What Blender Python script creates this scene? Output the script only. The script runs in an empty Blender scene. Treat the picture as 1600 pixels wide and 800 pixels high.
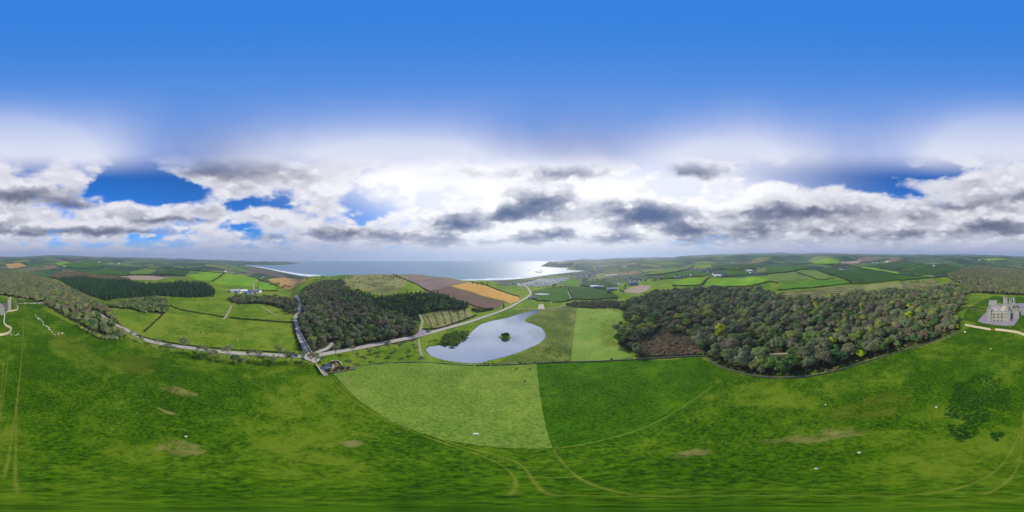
import bpy, bmesh, math, random
import numpy as np
from mathutils import Vector, Matrix
from mathutils.geometry import delaunay_2d_cdt
random.seed(7)
rng = np.random.default_rng(11)
PI = math.pi
S = bpy.context.scene
C = S.collection

# ------------------------------------------------------------------ camera
CAMZ = 80.0
cam = bpy.data.cameras.new('camera')
cam.type = 'PANO'
try:
    cam.panorama_type = 'EQUIRECTANGULAR'
except Exception:
    cam.cycles.panorama_type = 'EQUIRECTANGULAR'
cam.clip_start = 0.5
cam.clip_end = 40000
camo = bpy.data.objects.new('camera', cam)
C.objects.link(camo)
camo.location = (0, 0, CAMZ)
camo.rotation_euler = (PI/2, 0, 0)
S.camera = camo

# ------------------------------------------------------------------ exposure
S.view_settings.view_transform = 'Standard'
S.view_settings.look = 'None'
S.view_settings.exposure = 0.0
S.view_settings.gamma = 1.0
S.view_settings.use_curve_mapping = False
S.render.engine = 'CYCLES'
S.cycles.use_denoising = True
S.cycles.max_bounces = 5
S.cycles.diffuse_bounces = 2
S.cycles.glossy_bounces = 2
S.cycles.transparent_max_bounces = 8
S.cycles.volume_bounces = 0
S.cycles.sample_clamp_indirect = 4.0

# ------------------------------------------------------------------ node helpers
class V:
    """a scalar socket with arithmetic"""
    nt = None
    def __init__(self, s): self.s = s
    @staticmethod
    def op(o, *a, clamp=False):
        n = V.nt.nodes.new('ShaderNodeMath'); n.operation = o; n.use_clamp = clamp
        for i, x in enumerate(a):
            if isinstance(x, V): V.nt.links.new(x.s, n.inputs[i])
            else: n.inputs[i].default_value = float(x)
        return V(n.outputs[0])
    def __add__(a, b): return V.op('ADD', a, b)
    def __radd__(a, b): return V.op('ADD', b, a)
    def __sub__(a, b): return V.op('SUBTRACT', a, b)
    def __rsub__(a, b): return V.op('SUBTRACT', b, a)
    def __mul__(a, b): return V.op('MULTIPLY', a, b)
    def __rmul__(a, b): return V.op('MULTIPLY', b, a)
    def __truediv__(a, b): return V.op('DIVIDE', a, b)
    def __rtruediv__(a, b): return V.op('DIVIDE', b, a)
    def max(a, b): return V.op('MAXIMUM', a, b)
    def min(a, b): return V.op('MINIMUM', a, b)
    def clamp(a): return V.op('ADD', a, 0.0, clamp=True)
    def ss(a, lo, hi):
        n = V.nt.nodes.new('ShaderNodeMapRange'); n.interpolation_type = 'SMOOTHSTEP'
        V.nt.links.new(a.s, n.inputs[0])
        n.inputs[1].default_value = lo; n.inputs[2].default_value = hi
        n.inputs[3].default_value = 0; n.inputs[4].default_value = 1
        return V(n.outputs[0])
def vec(x, y, z):
    n = V.nt.nodes.new('ShaderNodeCombineXYZ')
    for i, a in enumerate((x, y, z)):
        if isinstance(a, V): V.nt.links.new(a.s, n.inputs[i])
        else: n.inputs[i].default_value = a
    return n.outputs[0]
def noise(vs, scale, detail=4, rough=.55, dist=0., out='Fac'):
    n = V.nt.nodes.new('ShaderNodeTexNoise')
    if vs is not None: V.nt.links.new(vs, n.inputs['Vector'])
    n.inputs['Scale'].default_value = scale; n.inputs['Detail'].default_value = detail
    n.inputs['Roughness'].default_value = rough; n.inputs['Distortion'].default_value = dist
    return V(n.outputs['Fac']) if out == 'Fac' else n.outputs['Color']
def mixc(f, a, b, mode='MIX'):
    n = V.nt.nodes.new('ShaderNodeMix'); n.data_type = 'RGBA'; n.blend_type = mode
    for k, x in ((0, f), (6, a), (7, b)):
        if isinstance(x, V): V.nt.links.new(x.s, n.inputs[k])
        elif isinstance(x, bpy.types.NodeSocket): V.nt.links.new(x, n.inputs[k])
        elif isinstance(x, (int, float)): n.inputs[k].default_value = x
        else: n.inputs[k].default_value = (*x[:3], 1)
    return n.outputs[2]
def lin(r, g, b):
    f = lambda c: ((c/255+.055)/1.055)**2.4 if c > 10 else c/255/12.92
    return (f(r), f(g), f(b))

# ------------------------------------------------------------------ sky
SUN_AZ = math.radians((850-800)*.225)
SUN_EL = math.radians(36)
W = bpy.data.worlds.new('World'); S.world = W; W.use_nodes = True
nt = W.node_tree; V.nt = nt
for n in list(nt.nodes): nt.nodes.remove(n)
out = nt.nodes.new('ShaderNodeOutputWorld'); bg = nt.nodes.new('ShaderNodeBackground')
nt.links.new(bg.outputs[0], out.inputs[0])
sky = nt.nodes.new('ShaderNodeTexSky'); sky.sky_type = 'NISHITA'; sky.sun_disc = False
sky.sun_elevation = SUN_EL; sky.sun_rotation = SUN_AZ; sky.altitude = 100
sky.air_density = 1.0; sky.dust_density = .4; sky.ozone_density = 2.5
tc = nt.nodes.new('ShaderNodeTexCoord')
wob = noise(tc.outputs['Generated'], 7.0, 3, .6, 0, 'Color')
va = nt.nodes.new('ShaderNodeVectorMath'); va.operation = 'SUBTRACT'; va.inputs[1].default_value = (.5, .5, .5)
nt.links.new(wob, va.inputs[0])
vs_ = nt.nodes.new('ShaderNodeVectorMath'); vs_.operation = 'SCALE'; vs_.inputs['Scale'].default_value = .16
nt.links.new(va.outputs[0], vs_.inputs[0])
vb = nt.nodes.new('ShaderNodeVectorMath'); vb.operation = 'MULTIPLY_ADD'; vb.inputs[1].default_value = (1, 1, .55)
nt.links.new(vs_.outputs[0], vb.inputs[0]); nt.links.new(tc.outputs['Generated'], vb.inputs[2])
s0 = nt.nodes.new('ShaderNodeSeparateXYZ'); nt.links.new(tc.outputs['Generated'], s0.inputs[0])
s1 = nt.nodes.new('ShaderNodeSeparateXYZ'); nt.links.new(vb.outputs[0], s1.inputs[0])
x0, y0, z0 = (V(s0.outputs[i]) for i in range(3))
x1, y1, z1 = (V(s1.outputs[i]) for i in range(3))
el = V.op('ARCSINE', z0)*57.29578
def blob(px, py, hw, hh, soft=False):
    """soft elliptical weight round the sky direction (px, py of the panorama)"""
    a = math.radians((px-800)*.225); e = math.radians((400-py)*.225)
    m = nt.nodes.new('ShaderNodeMapping'); m.vector_type = 'TEXTURE'
    m.inputs['Location'].default_value = (math.sin(a)*math.cos(e), math.cos(a)*math.cos(e), math.sin(e))
    m.inputs['Rotation'].default_value = (0, 0, -a)
    m.inputs['Scale'].default_value = (math.radians(hw*.225)*2.2, .9, math.radians(hh*.225)*2.2)
    nt.links.new(tc.outputs['Generated'] if soft else vb.outputs[0], m.inputs[0])
    g = nt.nodes.new('ShaderNodeTexGradient'); g.gradient_type = 'QUADRATIC_SPHERE'
    nt.links.new(m.outputs[0], g.inputs[0])
    return V(g.outputs['Fac'])
def field(lst, soft=False):
    t = 0.0
    for px, py, hw, hh, w in lst:
        t = V.op('MULTIPLY_ADD', blob(px, py, hw, hh, soft), w*1.25, t)
    return t
#          px   py   hw  hh  weight
DENS = [(220, 288, 62, 26, -.95), (360, 318, 60, 10, -.55), (275, 300, 50, 14, -.5), (556, 326, 20, 12, -.12),
        (1385, 271, 90, 12, -.5), (1400, 298, 46, 9, -.35), (1300, 268, 30, 10, -.4), (1467, 266, 28, 9, -.6), (1340, 285, 40, 10, -.3),
        (215, 340, 95, 20, .62), (325, 328, 66, 20, .75), (430, 338, 48, 12, .62), (70, 272, 110, 34, .5), (60, 345, 110, 22, .4),
        (515, 325, 36, 12, .3), (440, 276, 130, 30, .95), (335, 272, 60, 20, .55), (710, 347, 52, 20, .6), (845, 320, 50, 28, .6), (790, 336, 30, 11, .35),
        (1010, 336, 78, 24, .7), (865, 366, 40, 10, .4), (820, 372, 28, 10, .3), (690, 378, 42, 10, .4), (960, 373, 45, 10, .4),
        (560, 362, 75, 14, .4), (1150, 360, 100, 20, .45), (1260, 328, 100, 34, .5), (1420, 350, 170, 30, .4), (1540, 320, 120, 50, .45),
        (870, 270, 160, 16, .5), (1090, 266, 36, 16, .3), (1160, 300, 70, 30, .2)]
DARK = [(712, 348, 44, 17, 1.0), (848, 320, 44, 24, 1.0), (790, 337, 24, 9, .7), (1012, 337, 66, 19, 1.2), (866, 367, 32, 8, .9), (820, 373, 24, 8, .8),
        (692, 379, 36, 7, .9), (760, 378, 22, 6, .7), (960, 374, 38, 7, .9), (1076, 360, 24, 7, .9), (1075, 379, 36, 6, .8),
        (530, 364, 44, 8, .8), (610, 370, 55, 9, .75), (1130, 372, 54, 10, .75), (1190, 358, 60, 9, .6), (1258, 333, 85, 14, 1.0),
        (1330, 363, 60, 7, .55), (1420, 368, 60, 8, .6), (1545, 354, 56, 10, .65), (1490, 322, 60, 10, .7), (1440, 340, 44, 8, .35),
        (42, 303, 56, 11, .95), (112, 321, 40, 7, .8), (60, 362, 100, 7, .7), (200, 362, 90, 6, .7), (300, 345, 50, 6, .5),
        (870, 272, 140, 12, .45), (1086, 267, 34, 12, .9), (420, 262, 84, 16, .5), (330, 268, 50, 10, .5), (240, 345, 70, 6, .4), (420, 372, 60, 7, .5)]
GLOW = [(860, 308, 310, 64, 1.4), (640, 288, 120, 30, .9), (760, 312, 90, 34, .7), (1140, 295, 120, 44, .8), (860, 375, 260, 34, .55), (860, 395, 170, 14, .4)]
def cloudnoise(zoff, det):
    zz = (z0+zoff).max(0.0)
    k = V.op('POWER', zz+.09, -.45)
    p = vec(x0*k, y0*k, zz*2.0)
    return noise(p, 2.3, det, .55, .1), p
nA, pA = cloudnoise(0.0, 7)
nS, _ = cloudnoise(0.0, 3)
nB, _ = cloudnoise(.045, 3)
nL = noise(pA, .7, 3, .5)
vo = nt.nodes.new('ShaderNodeTexVoronoi'); vo.feature = 'F1'; vo.inputs['Scale'].default_value = 5.5; vo.inputs['Detail'].default_value = 1.0
pd = nt.nodes.new('ShaderNodeVectorMath'); pd.operation = 'MULTIPLY_ADD'; pd.inputs[1].default_value = (1.3, 1.3, 1.3)
nt.links.new(vs_.outputs[0], pd.inputs[0]); nt.links.new(pA, pd.inputs[2]); nt.links.new(pd.outputs[0], vo.inputs['Vector'])
puff = (1.0-V(vo.outputs['Distance'])*1.25).clamp()
high = el.ss(21.0, 34.0)                       # towards the zenith the cloud dissolves into a veil
D = (nA-.5)*1.9 + (nL-.5)*.9 + .20 + (puff-.55)*.45 + (1.0-el.ss(5.0, 13.0))*.25 + field(DENS)
D = D - high*.10
alpha = D.ss(-.10, .32)
thick = D.ss(.05, .75)
shade = ((nB-nS)*5.5+.46-(puff-.55)*.55).clamp()
fD = field(DARK)
dark = (fD*1.15+(nA-.5)*1.7-(puff-.5)*.5-.22).ss(.0, 1.35)*fD.ss(.02, .30)
glow = field(GLOW, True).clamp()
dk = ((dark*(.95+1.0*shade)) + (shade-.22).max(0.0)*.58*thick*(1.0-.85*glow))
dk = 1.0-V.op('EXPONENT', dk*-1.55)
blue = sky.outputs[0]
skyc = mixc(1.0, blue, (.010, .070, .150), 'MULTIPLY')
white = mixc(glow, lin(236, 236, 244), (1.08, 1.08, 1.1))
grey = mixc(glow, lin(88, 95, 124), lin(52, 80, 130))
cloud = mixc(dk, white, grey)
# thin parts in front of the hidden sun glare
skyg = mixc((glow*.85).clamp(), skyc, (1.0, 1.0, 1.04))
c1 = mixc(alpha, skyg, cloud)
# pale veil at the horizon
c2 = mixc((1.0-el.ss(.5, 9.0))*.85, c1, mixc(glow, lin(178, 184, 212), lin(216, 220, 232)))
# smooth veil above the cumulus
VEILW = [(45, 250, 120, 62, .95), (600, 258, 180, 60, 1.05), (1150, 255, 120, 60, .95), (1560, 250, 120, 60, .9), (900, 270, 240, 30, .4)]
VEILG = [(370, 250, 120, 60, .9), (870, 250, 180, 60, 1.0), (1085, 262, 40, 26, .5), (1270, 250, 90, 40, .3)]
veiln = noise(vec(x0*1.0, y0*1.0, z0*.25), 3.2, 2, .5)
veil = mixc((field(VEILG, True)+(veiln-.5)*.8).clamp(), lin(104, 146, 222), lin(132, 148, 196))
veil = mixc((field(VEILW, True)*1.45+(veiln-.5)*.5).clamp(), veil, lin(234, 235, 248))
zen = mixc(el.ss(40, 85), lin(96, 150, 228), lin(50, 128, 220))
upper = mixc(el.ss(27, 66), veil, zen)
skyfin = mixc(el.ss(26.5, 37.0), c2, upper)
nt.links.new(skyfin, bg.inputs[0])
bg.inputs[1].default_value = 1.0
W.cycles.sampling_method = 'MANUAL'; W.cycles.sample_map_resolution = 256

sun = bpy.data.lights.new('sun', 'SUN'); sun.energy = 4.6; sun.angle = math.radians(3.0); sun.color = (1.0, .93, .80)
suno = bpy.data.objects.new('sun', sun); C.objects.link(suno)
sd = Vector((math.sin(SUN_AZ)*math.cos(SUN_EL), math.cos(SUN_AZ)*math.cos(SUN_EL), math.sin(SUN_EL)))
suno.rotation_euler = sd.to_track_quat('Z', 'Y').to_euler()
suno.location = sd*300

# ------------------------------------------------------------------ ground shape
RAD = 268000.0                                  # how the far ground and sea curve away
SEA = -45.0
def tanel(py): return math.tan(math.radians((py-400)*.225))
SKYL = [(0, 400.6), (30, 401), (70, 399), (95, 398.4), (130, 400.5), (200, 402), (260, 403.6), (330, 405.2), (390, 407.5), (440, 409.0), (472, 411.2), (480, 412), (560, 430), (800, 430), (845, 412), (880, 406.8), (910, 405),
        (940, 404.4), (970, 402.6), (1000, 402), (1055, 401), (1075, 399), (1100, 398), (1150, 396.6), (1200, 394.6), (1215, 394), (1250, 396), (1290, 394.8), (1330, 396.5), (1400, 397.6), (1500, 397.4), (1560, 398.6), (1600, 400.6)]
CT = [(680, 568, -12), (760, 572, -12), (830, 540, -12), (850, 520, -12), (665, 552, -11.7), (840, 487, -12), (720, 520, -12), (790, 500, -12), (900, 500, -10.5), (970, 500, -9), (960, 555, -9),
      (900, 562, -11), (1000, 558, -8), (800, 690, -2.5), (860, 620, -7), (700, 640, -6), (600, 610, -5), (640, 580, -9.5), (760, 600, -8.5), (950, 620, -5),
      (485, 556, -8), (400, 553, -7), (300, 545, -6), (200, 512, -8), (560, 545, -9), (660, 525, -11), (760, 498, -11.6), (820, 470, -13), (820, 455, -22), (500, 600, -4), (430, 590, -3), (520, 578, -7),
      (100, 500, -4), (60, 480, -3), (140, 530, -4), (200, 470, -12), (300, 510, -10), (300, 470, -10), (400, 500, -12), (420, 470, -13), (380, 458, -13), (450, 520, -11),
      (150, 450, -16), (50, 450, -9), (0, 450, -6), (230, 450, -9), (300, 440, -4), (330, 435, -7), (200, 430, -8), (300, 425, -4), (350, 440, -13), (400, 435, -14), (440, 440, -20), (440, 430, -32),
      (400, 422, -32), (100, 422, -6), (30, 425, -6), (0, 420, -2), (500, 500, -8), (540, 500, -4), (600, 480, 3), (500, 460, -2), (560, 450, 9), (620, 440, 14), (500, 434, 7), (560, 430, 14), (620, 428, 18),
      (680, 433, 9), (740, 440, -2), (700, 460, -3), (780, 465, -10), (640, 510, -8), (700, 480, -7), (850, 460, -22), (900, 460, -18), (900, 440, -30), (950, 440, -24), (880, 430, -40), (930, 428, -36),
      (980, 455, -13), (970, 430, -22), (940, 419, -12), (960, 415, -2), (1000, 420, -8), (1000, 500, -9), (1050, 555, -6), (1100, 558, -5), (1150, 578, -4), (1230, 588, -3), (1300, 580, -3), (1400, 550, -2),
      (1480, 523, -1), (1100, 500, -10), (1200, 520, -11), (1300, 500, -13), (1400, 490, -10), (1450, 500, -5), (1100, 460, -12), (1200, 460, -12), (1300, 455, -12), (1400, 450, -10), (1350, 470, -14),
      (1500, 450, -10), (1550, 440, -6), (1560, 500, 0), (1600, 500, 0), (1590, 520, 0), (1520, 515, 0), (20, 500, 0), (1545, 468, -4), (1600, 465, -4), (1050, 445, -9), (1150, 445, -7), (1100, 430, 3),
      (1200, 430, 5), (1300, 430, 5), (1400, 425, 7), (1500, 425, 6), (1150, 415, 17), (1250, 412, 19), (1350, 412, 19), (1450, 410, 21), (1040, 425, -2), (1000, 410, 26), (0, 412, 10), (100, 412, 14),
      (200, 415, 6), (300, 415, 2), (1100, 640, 0), (1300, 650, 0), (1500, 600, 0), (1500, 700, 0), (1200, 700, 0), (100, 600, 0), (300, 620, -1), (400, 660, -1), (200, 700, 0), (600, 700, -1), (30, 560, 0)]
CTD = [(500, 900, -36), (560, 880, -38), (620, 850, -40), (740, 800, -41), (800, 800, -41.5), (690, 850, -41), (470, 1000, -40), (0, 0, 0), (860, 2500, 0), (900, 2500, 12), (440, 2900, -18), (400, 3000, -5)]
gfun = lambda r: np.log1p(r/60.0)
_c = []
for px, py, z in CT:
    d = (CAMZ-z)/tanel(py); a = math.radians((px-800)*.225); g = gfun(d); _c.append((g*math.sin(a), g*math.cos(a), z))
for px, d, z in CTD:
    a = math.radians((px-800)*.225); g = gfun(d); _c.append((g*math.sin(a), g*math.cos(a), z))
for px in range(0, 1600, 40):                    # mid-distance country and the far ridge
    ys = float(np.interp(px, *zip(*SKYL)))
    a = math.radians((px-800)*.225)
    for d, k in ((3000, 2.6), (4200, .9), (5200, 2.0)):
        if 410 < px < 850: z = -60
        else: z = CAMZ-d*tanel(max(ys, 396)+k*1.2)
        g = gfun(d); _c.append((g*math.sin(a), g*math.cos(a), z))
_c = np.array(_c)
def vnoise(x, y, seed=0):
    xi = np.floor(x).astype(np.int64); yi = np.floor(y).astype(np.int64); fx = x-xi; fy = y-yi
    def h(i, j):
        n = (i*374761393 + j*668265263 + seed*974711) & 0x7fffffff
        n = ((n ^ (n >> 13))*1274126177) & 0x7fffffff
        return ((n ^ (n >> 16)) & 0xffff)/65535.0
    fx = fx*fx*(3-2*fx); fy = fy*fy*(3-2*fy)
    return (h(xi, yi)*(1-fx)+h(xi+1, yi)*fx)*(1-fy)+(h(xi, yi+1)*(1-fx)+h(xi+1, yi+1)*fx)*fy
def seapt(px, py):
    t = tanel(py); h = CAMZ-SEA
    # h + d^2/2R = d t  ->  nearest crossing
    b = t*RAD; disc = b*b-2*RAD*h
    d = b-math.sqrt(disc) if disc > 0 else math.sqrt(2*RAD*h)*1.02
    a = math.radians((px-800)*.225)
    return (d*math.sin(a), d*math.cos(a))
SEAPX = [(472, 411.6), (455, 413.2), (430, 414.2), (405, 414.0), (388, 413.6), (380, 414.6), (395, 416.6), (420, 421), (440, 425.5), (470, 431), (500, 434), (560, 437), (640, 440), (700, 440), (745, 438.5),
         (800, 437), (830, 434), (860, 429.5), (890, 426), (925, 424.2), (914, 423), (884, 421.4), (890, 418.6), (870, 418), (845, 416.2), (850, 413), (862, 410.6), (880, 409.2)]
_s = [seapt(*p) for p in SEAPX]
for px, d in ((880, 12000), (800, 14000), (700, 14000), (600, 14000), (500, 13000), (392, 13000), (392, 5000), (420, 4200), (445, 3700), (462, 3300)):
    a = math.radians((px-800)*.225); _s.append((d*math.sin(a), d*math.cos(a)))
SEAPOLY = np.array(_s)
def inpoly(P, x, y):
    r = np.zeros(x.shape, bool); n = len(P)
    for i in range(n):
        x1_, y1_ = P[i]; x2_, y2_ = P[(i+1) % n]
        c = ((y1_ > y) != (y2_ > y))
        with np.errstate(divide='ignore', invalid='ignore'):
            xx = (x2_-x1_)*(y-y1_)/((y2_-y1_) if y2_ != y1_ else 1e-9)+x1_
        r ^= c & (x < xx)
    return r
def pdist(P, x, y, closed=True):
    d = np.full(x.shape, 1e18); n = len(P)
    for i in range(n if closed else n-1):
        a = P[i]; b = P[(i+1) % n]; ab = b-a; L = max(ab@ab, 1e-9)
        t = np.clip(((x-a[0])*ab[0]+(y-a[1])*ab[1])/L, 0, 1)
        d = np.minimum(d, (x-a[0]-t*ab[0])**2+(y-a[1]-t*ab[1])**2)
    return np.sqrt(d)
LAKEZ = -12.6
LAKEPX = [(664, 546), (672, 541), (690, 539), (708, 541), (716, 536), (728, 527), (738, 517), (750, 507), (765, 502), (790, 497), (812, 490), (828, 486), (840, 485), (846, 487), (836, 490), (824, 496),
          (820, 502), (832, 506), (846, 512), (853, 522), (852, 529), (842, 537), (825, 545), (805, 553), (785, 559), (765, 563), (752, 567), (735, 568), (712, 566), (690, 562), (672, 556)]
def atz(px, py, z):
    d = (CAMZ-z)/tanel(py); a = math.radians((px-800)*.225); return (d*math.sin(a), d*math.cos(a))
LAKEPOLY = np.array([atz(x, y, LAKEZ) for x, y in LAKEPX])
ISLE = atz(789, 527, LAKEZ)
def H(x, y):
    x = np.asarray(x, float); y = np.asarray(y, float); sh = x.shape
    x = x.ravel(); y = y.ravel(); out_ = np.empty(x.shape)
    for i in range(0, len(x), 40000):
        X = x[i:i+40000]; Y = y[i:i+40000]; r = np.hypot(X, Y); g = gfun(r)/np.maximum(r, 1e-6)
        u = X*g; v = Y*g
        d2 = (u[:, None]-_c[None, :, 0])**2+(v[:, None]-_c[None, :, 1])**2
        w = np.exp(-d2/(2*.15**2))+2e-3*np.exp(-d2/(2*.45**2))+1e-6*np.exp(-d2/(2*1.5**2))
        h = (w*_c[None, :, 2]).sum(1)/w.sum(1)
        far = np.clip((r-700)/2500, 0, 1)
        h += ((vnoise(X/420, Y/420, 1)-.5)*26+(vnoise(X/170, Y/170, 2)-.5)*9)*far
        near = np.clip((r-20)/120, .15, 1)*(1-far)
        h += ((vnoise(X/38, Y/38, 3)-.5)*1.5+(vnoise(X/13, Y/13, 4)-.5)*.35)*near
        # far skyline ridge
        az = (np.degrees(np.arctan2(X, Y))/.225+800) % 1600
        ys = np.interp(az, *zip(*SKYL))+(vnoise(az/14, az*0, 21)-.5)*1.1+(vnoise(az/4, az*0, 22)-.5)*.5
        z6 = CAMZ-r*np.tan(np.radians((ys-400)*.225))
        k = np.clip((r-5200)/900, 0, 1); k = k*k*(3-2*k)
        h = h*(1-k)+z6*k - np.clip(r-6400, 0, None)*.12
        h = np.minimum(h, np.where(r > 2500, z6-1.0+((az > 486) & (az < 842))*300, 1e9))
        # lake basin and island
        dl = pdist(LAKEPOLY, X, Y); il = inpoly(LAKEPOLY, X, Y)
        hl = np.where(il, LAKEZ-.15*np.minimum(dl, 15)-.12, np.where(dl < 60, np.maximum(h, LAKEZ+.12+.02*np.minimum(dl, 10)), h))
        kk = np.clip(1-dl/25, 0, 1); hb = np.where(il, hl, hl*(1-kk)+(LAKEZ+.18+.06*dl)*kk)
        di = np.hypot(X-ISLE[0], Y-ISLE[1])
        hb = np.where((di < 8), np.maximum(hb, LAKEZ+.9-.13*di), hb)
        h = hb
        # sea bed
        m = (r > 600)
        if m.any():
            ins = inpoly(SEAPOLY, X[m], Y[m]); ds = pdist(SEAPOLY, X[m], Y[m])
            curve = r[m]**2/(2*RAD)
            hm = h[m]
            kk = np.clip(1-ds/90, 0, 1)
            land = np.maximum(hm, SEA-curve+1.2)*(1-kk)+(SEA-curve+.8+.02*ds)*kk
            h[m] = np.where(ins, SEA-curve-1-.05*np.minimum(ds, 300), land)
        out_[i:i+40000] = h
    return out_.reshape(sh)
_RS = np.geomspace(8, 7000, 420)
def gps(pts):
    """pixels of the panorama -> points where their rays meet the ground"""
    P = np.array(pts, float); a = np.radians((P[:, 0]-800)*.225); t = np.tan(np.radians((P[:, 1]-400)*.225))
    X = np.sin(a)[:, None]*_RS; Y = np.cos(a)[:, None]*_RS
    f = CAMZ-_RS[None, :]*t[:, None]-H(X, Y)
    res = []
    for i in range(len(P)):
        k = np.argmax(f[i] < 0) if (f[i] < 0).any() else len(_RS)-1
        k = max(k, 1); f0, f1 = f[i, k-1], f[i, k]
        q = f0/(f0-f1) if f0 != f1 else 0.
        r = _RS[k-1]+(_RS[k]-_RS[k-1])*min(max(q, 0), 1)
        res.append((r*math.sin(a[i]), r*math.cos(a[i])))
    return np.array(res)
def hz(x, y): return float(H(np.array([x]), np.array([y]))[0])

# ------------------------------------------------------------------ materials
MATS = {}
def mat(name, build):
    m = bpy.data.materials.new(name); m.use_nodes = True
    nt = m.node_tree; V.nt = nt
    b = nt.nodes['Principled BSDF']; b.inputs['Roughness'].default_value = .9
    b.inputs['Specular IOR Level'].default_value = .2
    build(nt, b); MATS[name] = m; return m
def pos(): 
    g = V.nt.nodes.new('ShaderNodeNewGeometry'); return g.outputs['Position']
def objrand():
    g = V.nt.nodes.new('ShaderNodeObjectInfo'); return V(g.outputs['Random'])
def ramp(f, stops, interp='LINEAR'):
    n = V.nt.nodes.new('ShaderNodeValToRGB'); r = n.color_ramp; r.interpolation = interp
    while len(r.elements) < len(stops): r.elements.new(.5)
    for e, (p, c) in zip(r.elements, stops): e.position = p; e.color = (*c, 1)
    V.nt.links.new(f.s, n.inputs[0]); return n.outputs[0]
def setc(b, s): V.nt.links.new(s, b.inputs['Base Color'])
def bump(b, h, strength, dist):
    n = V.nt.nodes.new('ShaderNodeBump'); n.inputs['Strength'].default_value = strength; n.inputs['Distance'].default_value = dist
    V.nt.links.new(h.s, n.inputs['Height']); V.nt.links.new(n.outputs[0], b.inputs['Normal'])
def plain(name, c, rough=.8, var=.15, scale=.8, metal=0., spec=.2):
    def f(nt, b):
        n = noise(pos(), scale, 4, .6)
        setc(b, mixc(n, tuple(x*(1-var) for x in c), tuple(min(x*(1+var), 1) for x in c)))
        b.inputs['Roughness'].default_value = rough; b.inputs['Metallic'].default_value = metal; b.inputs['Specular IOR Level'].default_value = spec
    return mat(name, f)
def grassmat(name, base, dark, dry, drylev=.62, fine=.75, fol=.8):
    """meadow: broad drifts of colour, clumps, dry streaks"""
    def f(nt, b):
        p = pos()
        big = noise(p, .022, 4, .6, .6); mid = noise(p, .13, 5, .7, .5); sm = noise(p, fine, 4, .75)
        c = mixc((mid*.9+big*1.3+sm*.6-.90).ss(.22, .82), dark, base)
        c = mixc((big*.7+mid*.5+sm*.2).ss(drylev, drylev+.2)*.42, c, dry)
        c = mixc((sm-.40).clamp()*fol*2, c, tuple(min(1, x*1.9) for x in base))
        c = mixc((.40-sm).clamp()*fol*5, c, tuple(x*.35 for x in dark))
        setc(b, c); bump(b, sm+mid*1.5, .7, .25); b.inputs['Specular IOR Level'].default_value = .04
    return mat(name, f)
G = lambda r, g, b, k=.98: tuple(x*k for x in lin(r, g, b))
def country(nt, b):
    """land beyond the built fields: patchwork of small fields with hedge lines"""
    p = pos()
    w = noise(p, .004, 2, .5, 0, 'Color')
    vm = nt.nodes.new('ShaderNodeVectorMath'); vm.operation = 'MULTIPLY_ADD'; vm.inputs[1].default_value = (60, 60, 0)
    nt.links.new(w, vm.inputs[0]); nt.links.new(p, vm.inputs[2])
    vm2 = nt.nodes.new('ShaderNodeVectorMath'); vm2.operation = 'MULTIPLY'; vm2.inputs[1].default_value = (1, 1, 0)
    nt.links.new(vm.outputs[0], vm2.inputs[0])
    vo = nt.nodes.new('ShaderNodeTexVoronoi'); vo.inputs['Scale'].default_value = 1/165
    nt.links.new(vm2.outputs[0], vo.inputs['Vector'])
    ve = nt.nodes.new('ShaderNodeTexVoronoi'); ve.feature = 'DISTANCE_TO_EDGE'; ve.inputs['Scale'].default_value = 1/165
    nt.links.new(vm2.outputs[0], ve.inputs['Vector'])
    sp = nt.nodes.new('ShaderNodeSeparateColor'); nt.links.new(vo.outputs['Color'], sp.inputs[0])
    r = V(sp.outputs[0])
    c = ramp(r, [(0, G(52, 84, 40)), (.18, G(70, 105, 44)), (.34, G(48, 92, 42)), (.5, G(96, 124, 44)), (.62, G(40, 66, 36)), (.74, G(120, 132, 60)), (.86, G(62, 104, 46)), (.93, G(132, 112, 82))], 'CONSTANT')
    n = noise(p, .03, 5, .65); n2 = noise(p, .25, 3, .6)
    c = mixc(n*.75, c, tuple(x*.55 for x in G(60, 90, 40)))
    hed = 1.0-V(ve.outputs['Distance']).ss(.012, .040)
    c = mixc((hed*(n2*2.2)).clamp(), c, G(30, 42, 26))
    wood = noise(p, .0042, 4, .6).ss(.57, .60)
    c = mixc(wood, c, mixc(n2, G(26, 40, 24), G(58, 62, 44)))
    setc(b, c); bump(b, n2, .5, 2.0)
mat('country', country)
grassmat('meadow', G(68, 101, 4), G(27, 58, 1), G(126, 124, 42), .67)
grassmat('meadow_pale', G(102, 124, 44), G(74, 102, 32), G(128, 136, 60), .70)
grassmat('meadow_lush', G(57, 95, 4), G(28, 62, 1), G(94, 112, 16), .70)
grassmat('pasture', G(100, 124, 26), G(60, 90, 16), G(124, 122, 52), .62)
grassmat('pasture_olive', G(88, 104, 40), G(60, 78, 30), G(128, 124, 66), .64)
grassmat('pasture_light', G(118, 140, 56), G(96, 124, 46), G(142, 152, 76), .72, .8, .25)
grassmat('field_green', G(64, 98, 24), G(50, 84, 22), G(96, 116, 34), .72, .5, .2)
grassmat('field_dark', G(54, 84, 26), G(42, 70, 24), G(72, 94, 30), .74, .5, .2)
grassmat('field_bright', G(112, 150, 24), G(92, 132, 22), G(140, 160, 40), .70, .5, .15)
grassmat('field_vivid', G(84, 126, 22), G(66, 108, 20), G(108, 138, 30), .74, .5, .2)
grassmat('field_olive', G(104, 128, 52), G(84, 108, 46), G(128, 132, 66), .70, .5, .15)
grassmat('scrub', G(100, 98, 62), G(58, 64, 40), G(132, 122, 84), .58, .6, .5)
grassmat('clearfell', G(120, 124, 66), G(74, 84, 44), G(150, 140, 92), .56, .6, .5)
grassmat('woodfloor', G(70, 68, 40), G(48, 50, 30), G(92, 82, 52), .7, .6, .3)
grassmat('reeds', G(168, 138, 78), G(142, 112, 62), G(186, 152, 92), .6, .6, .3)
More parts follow.
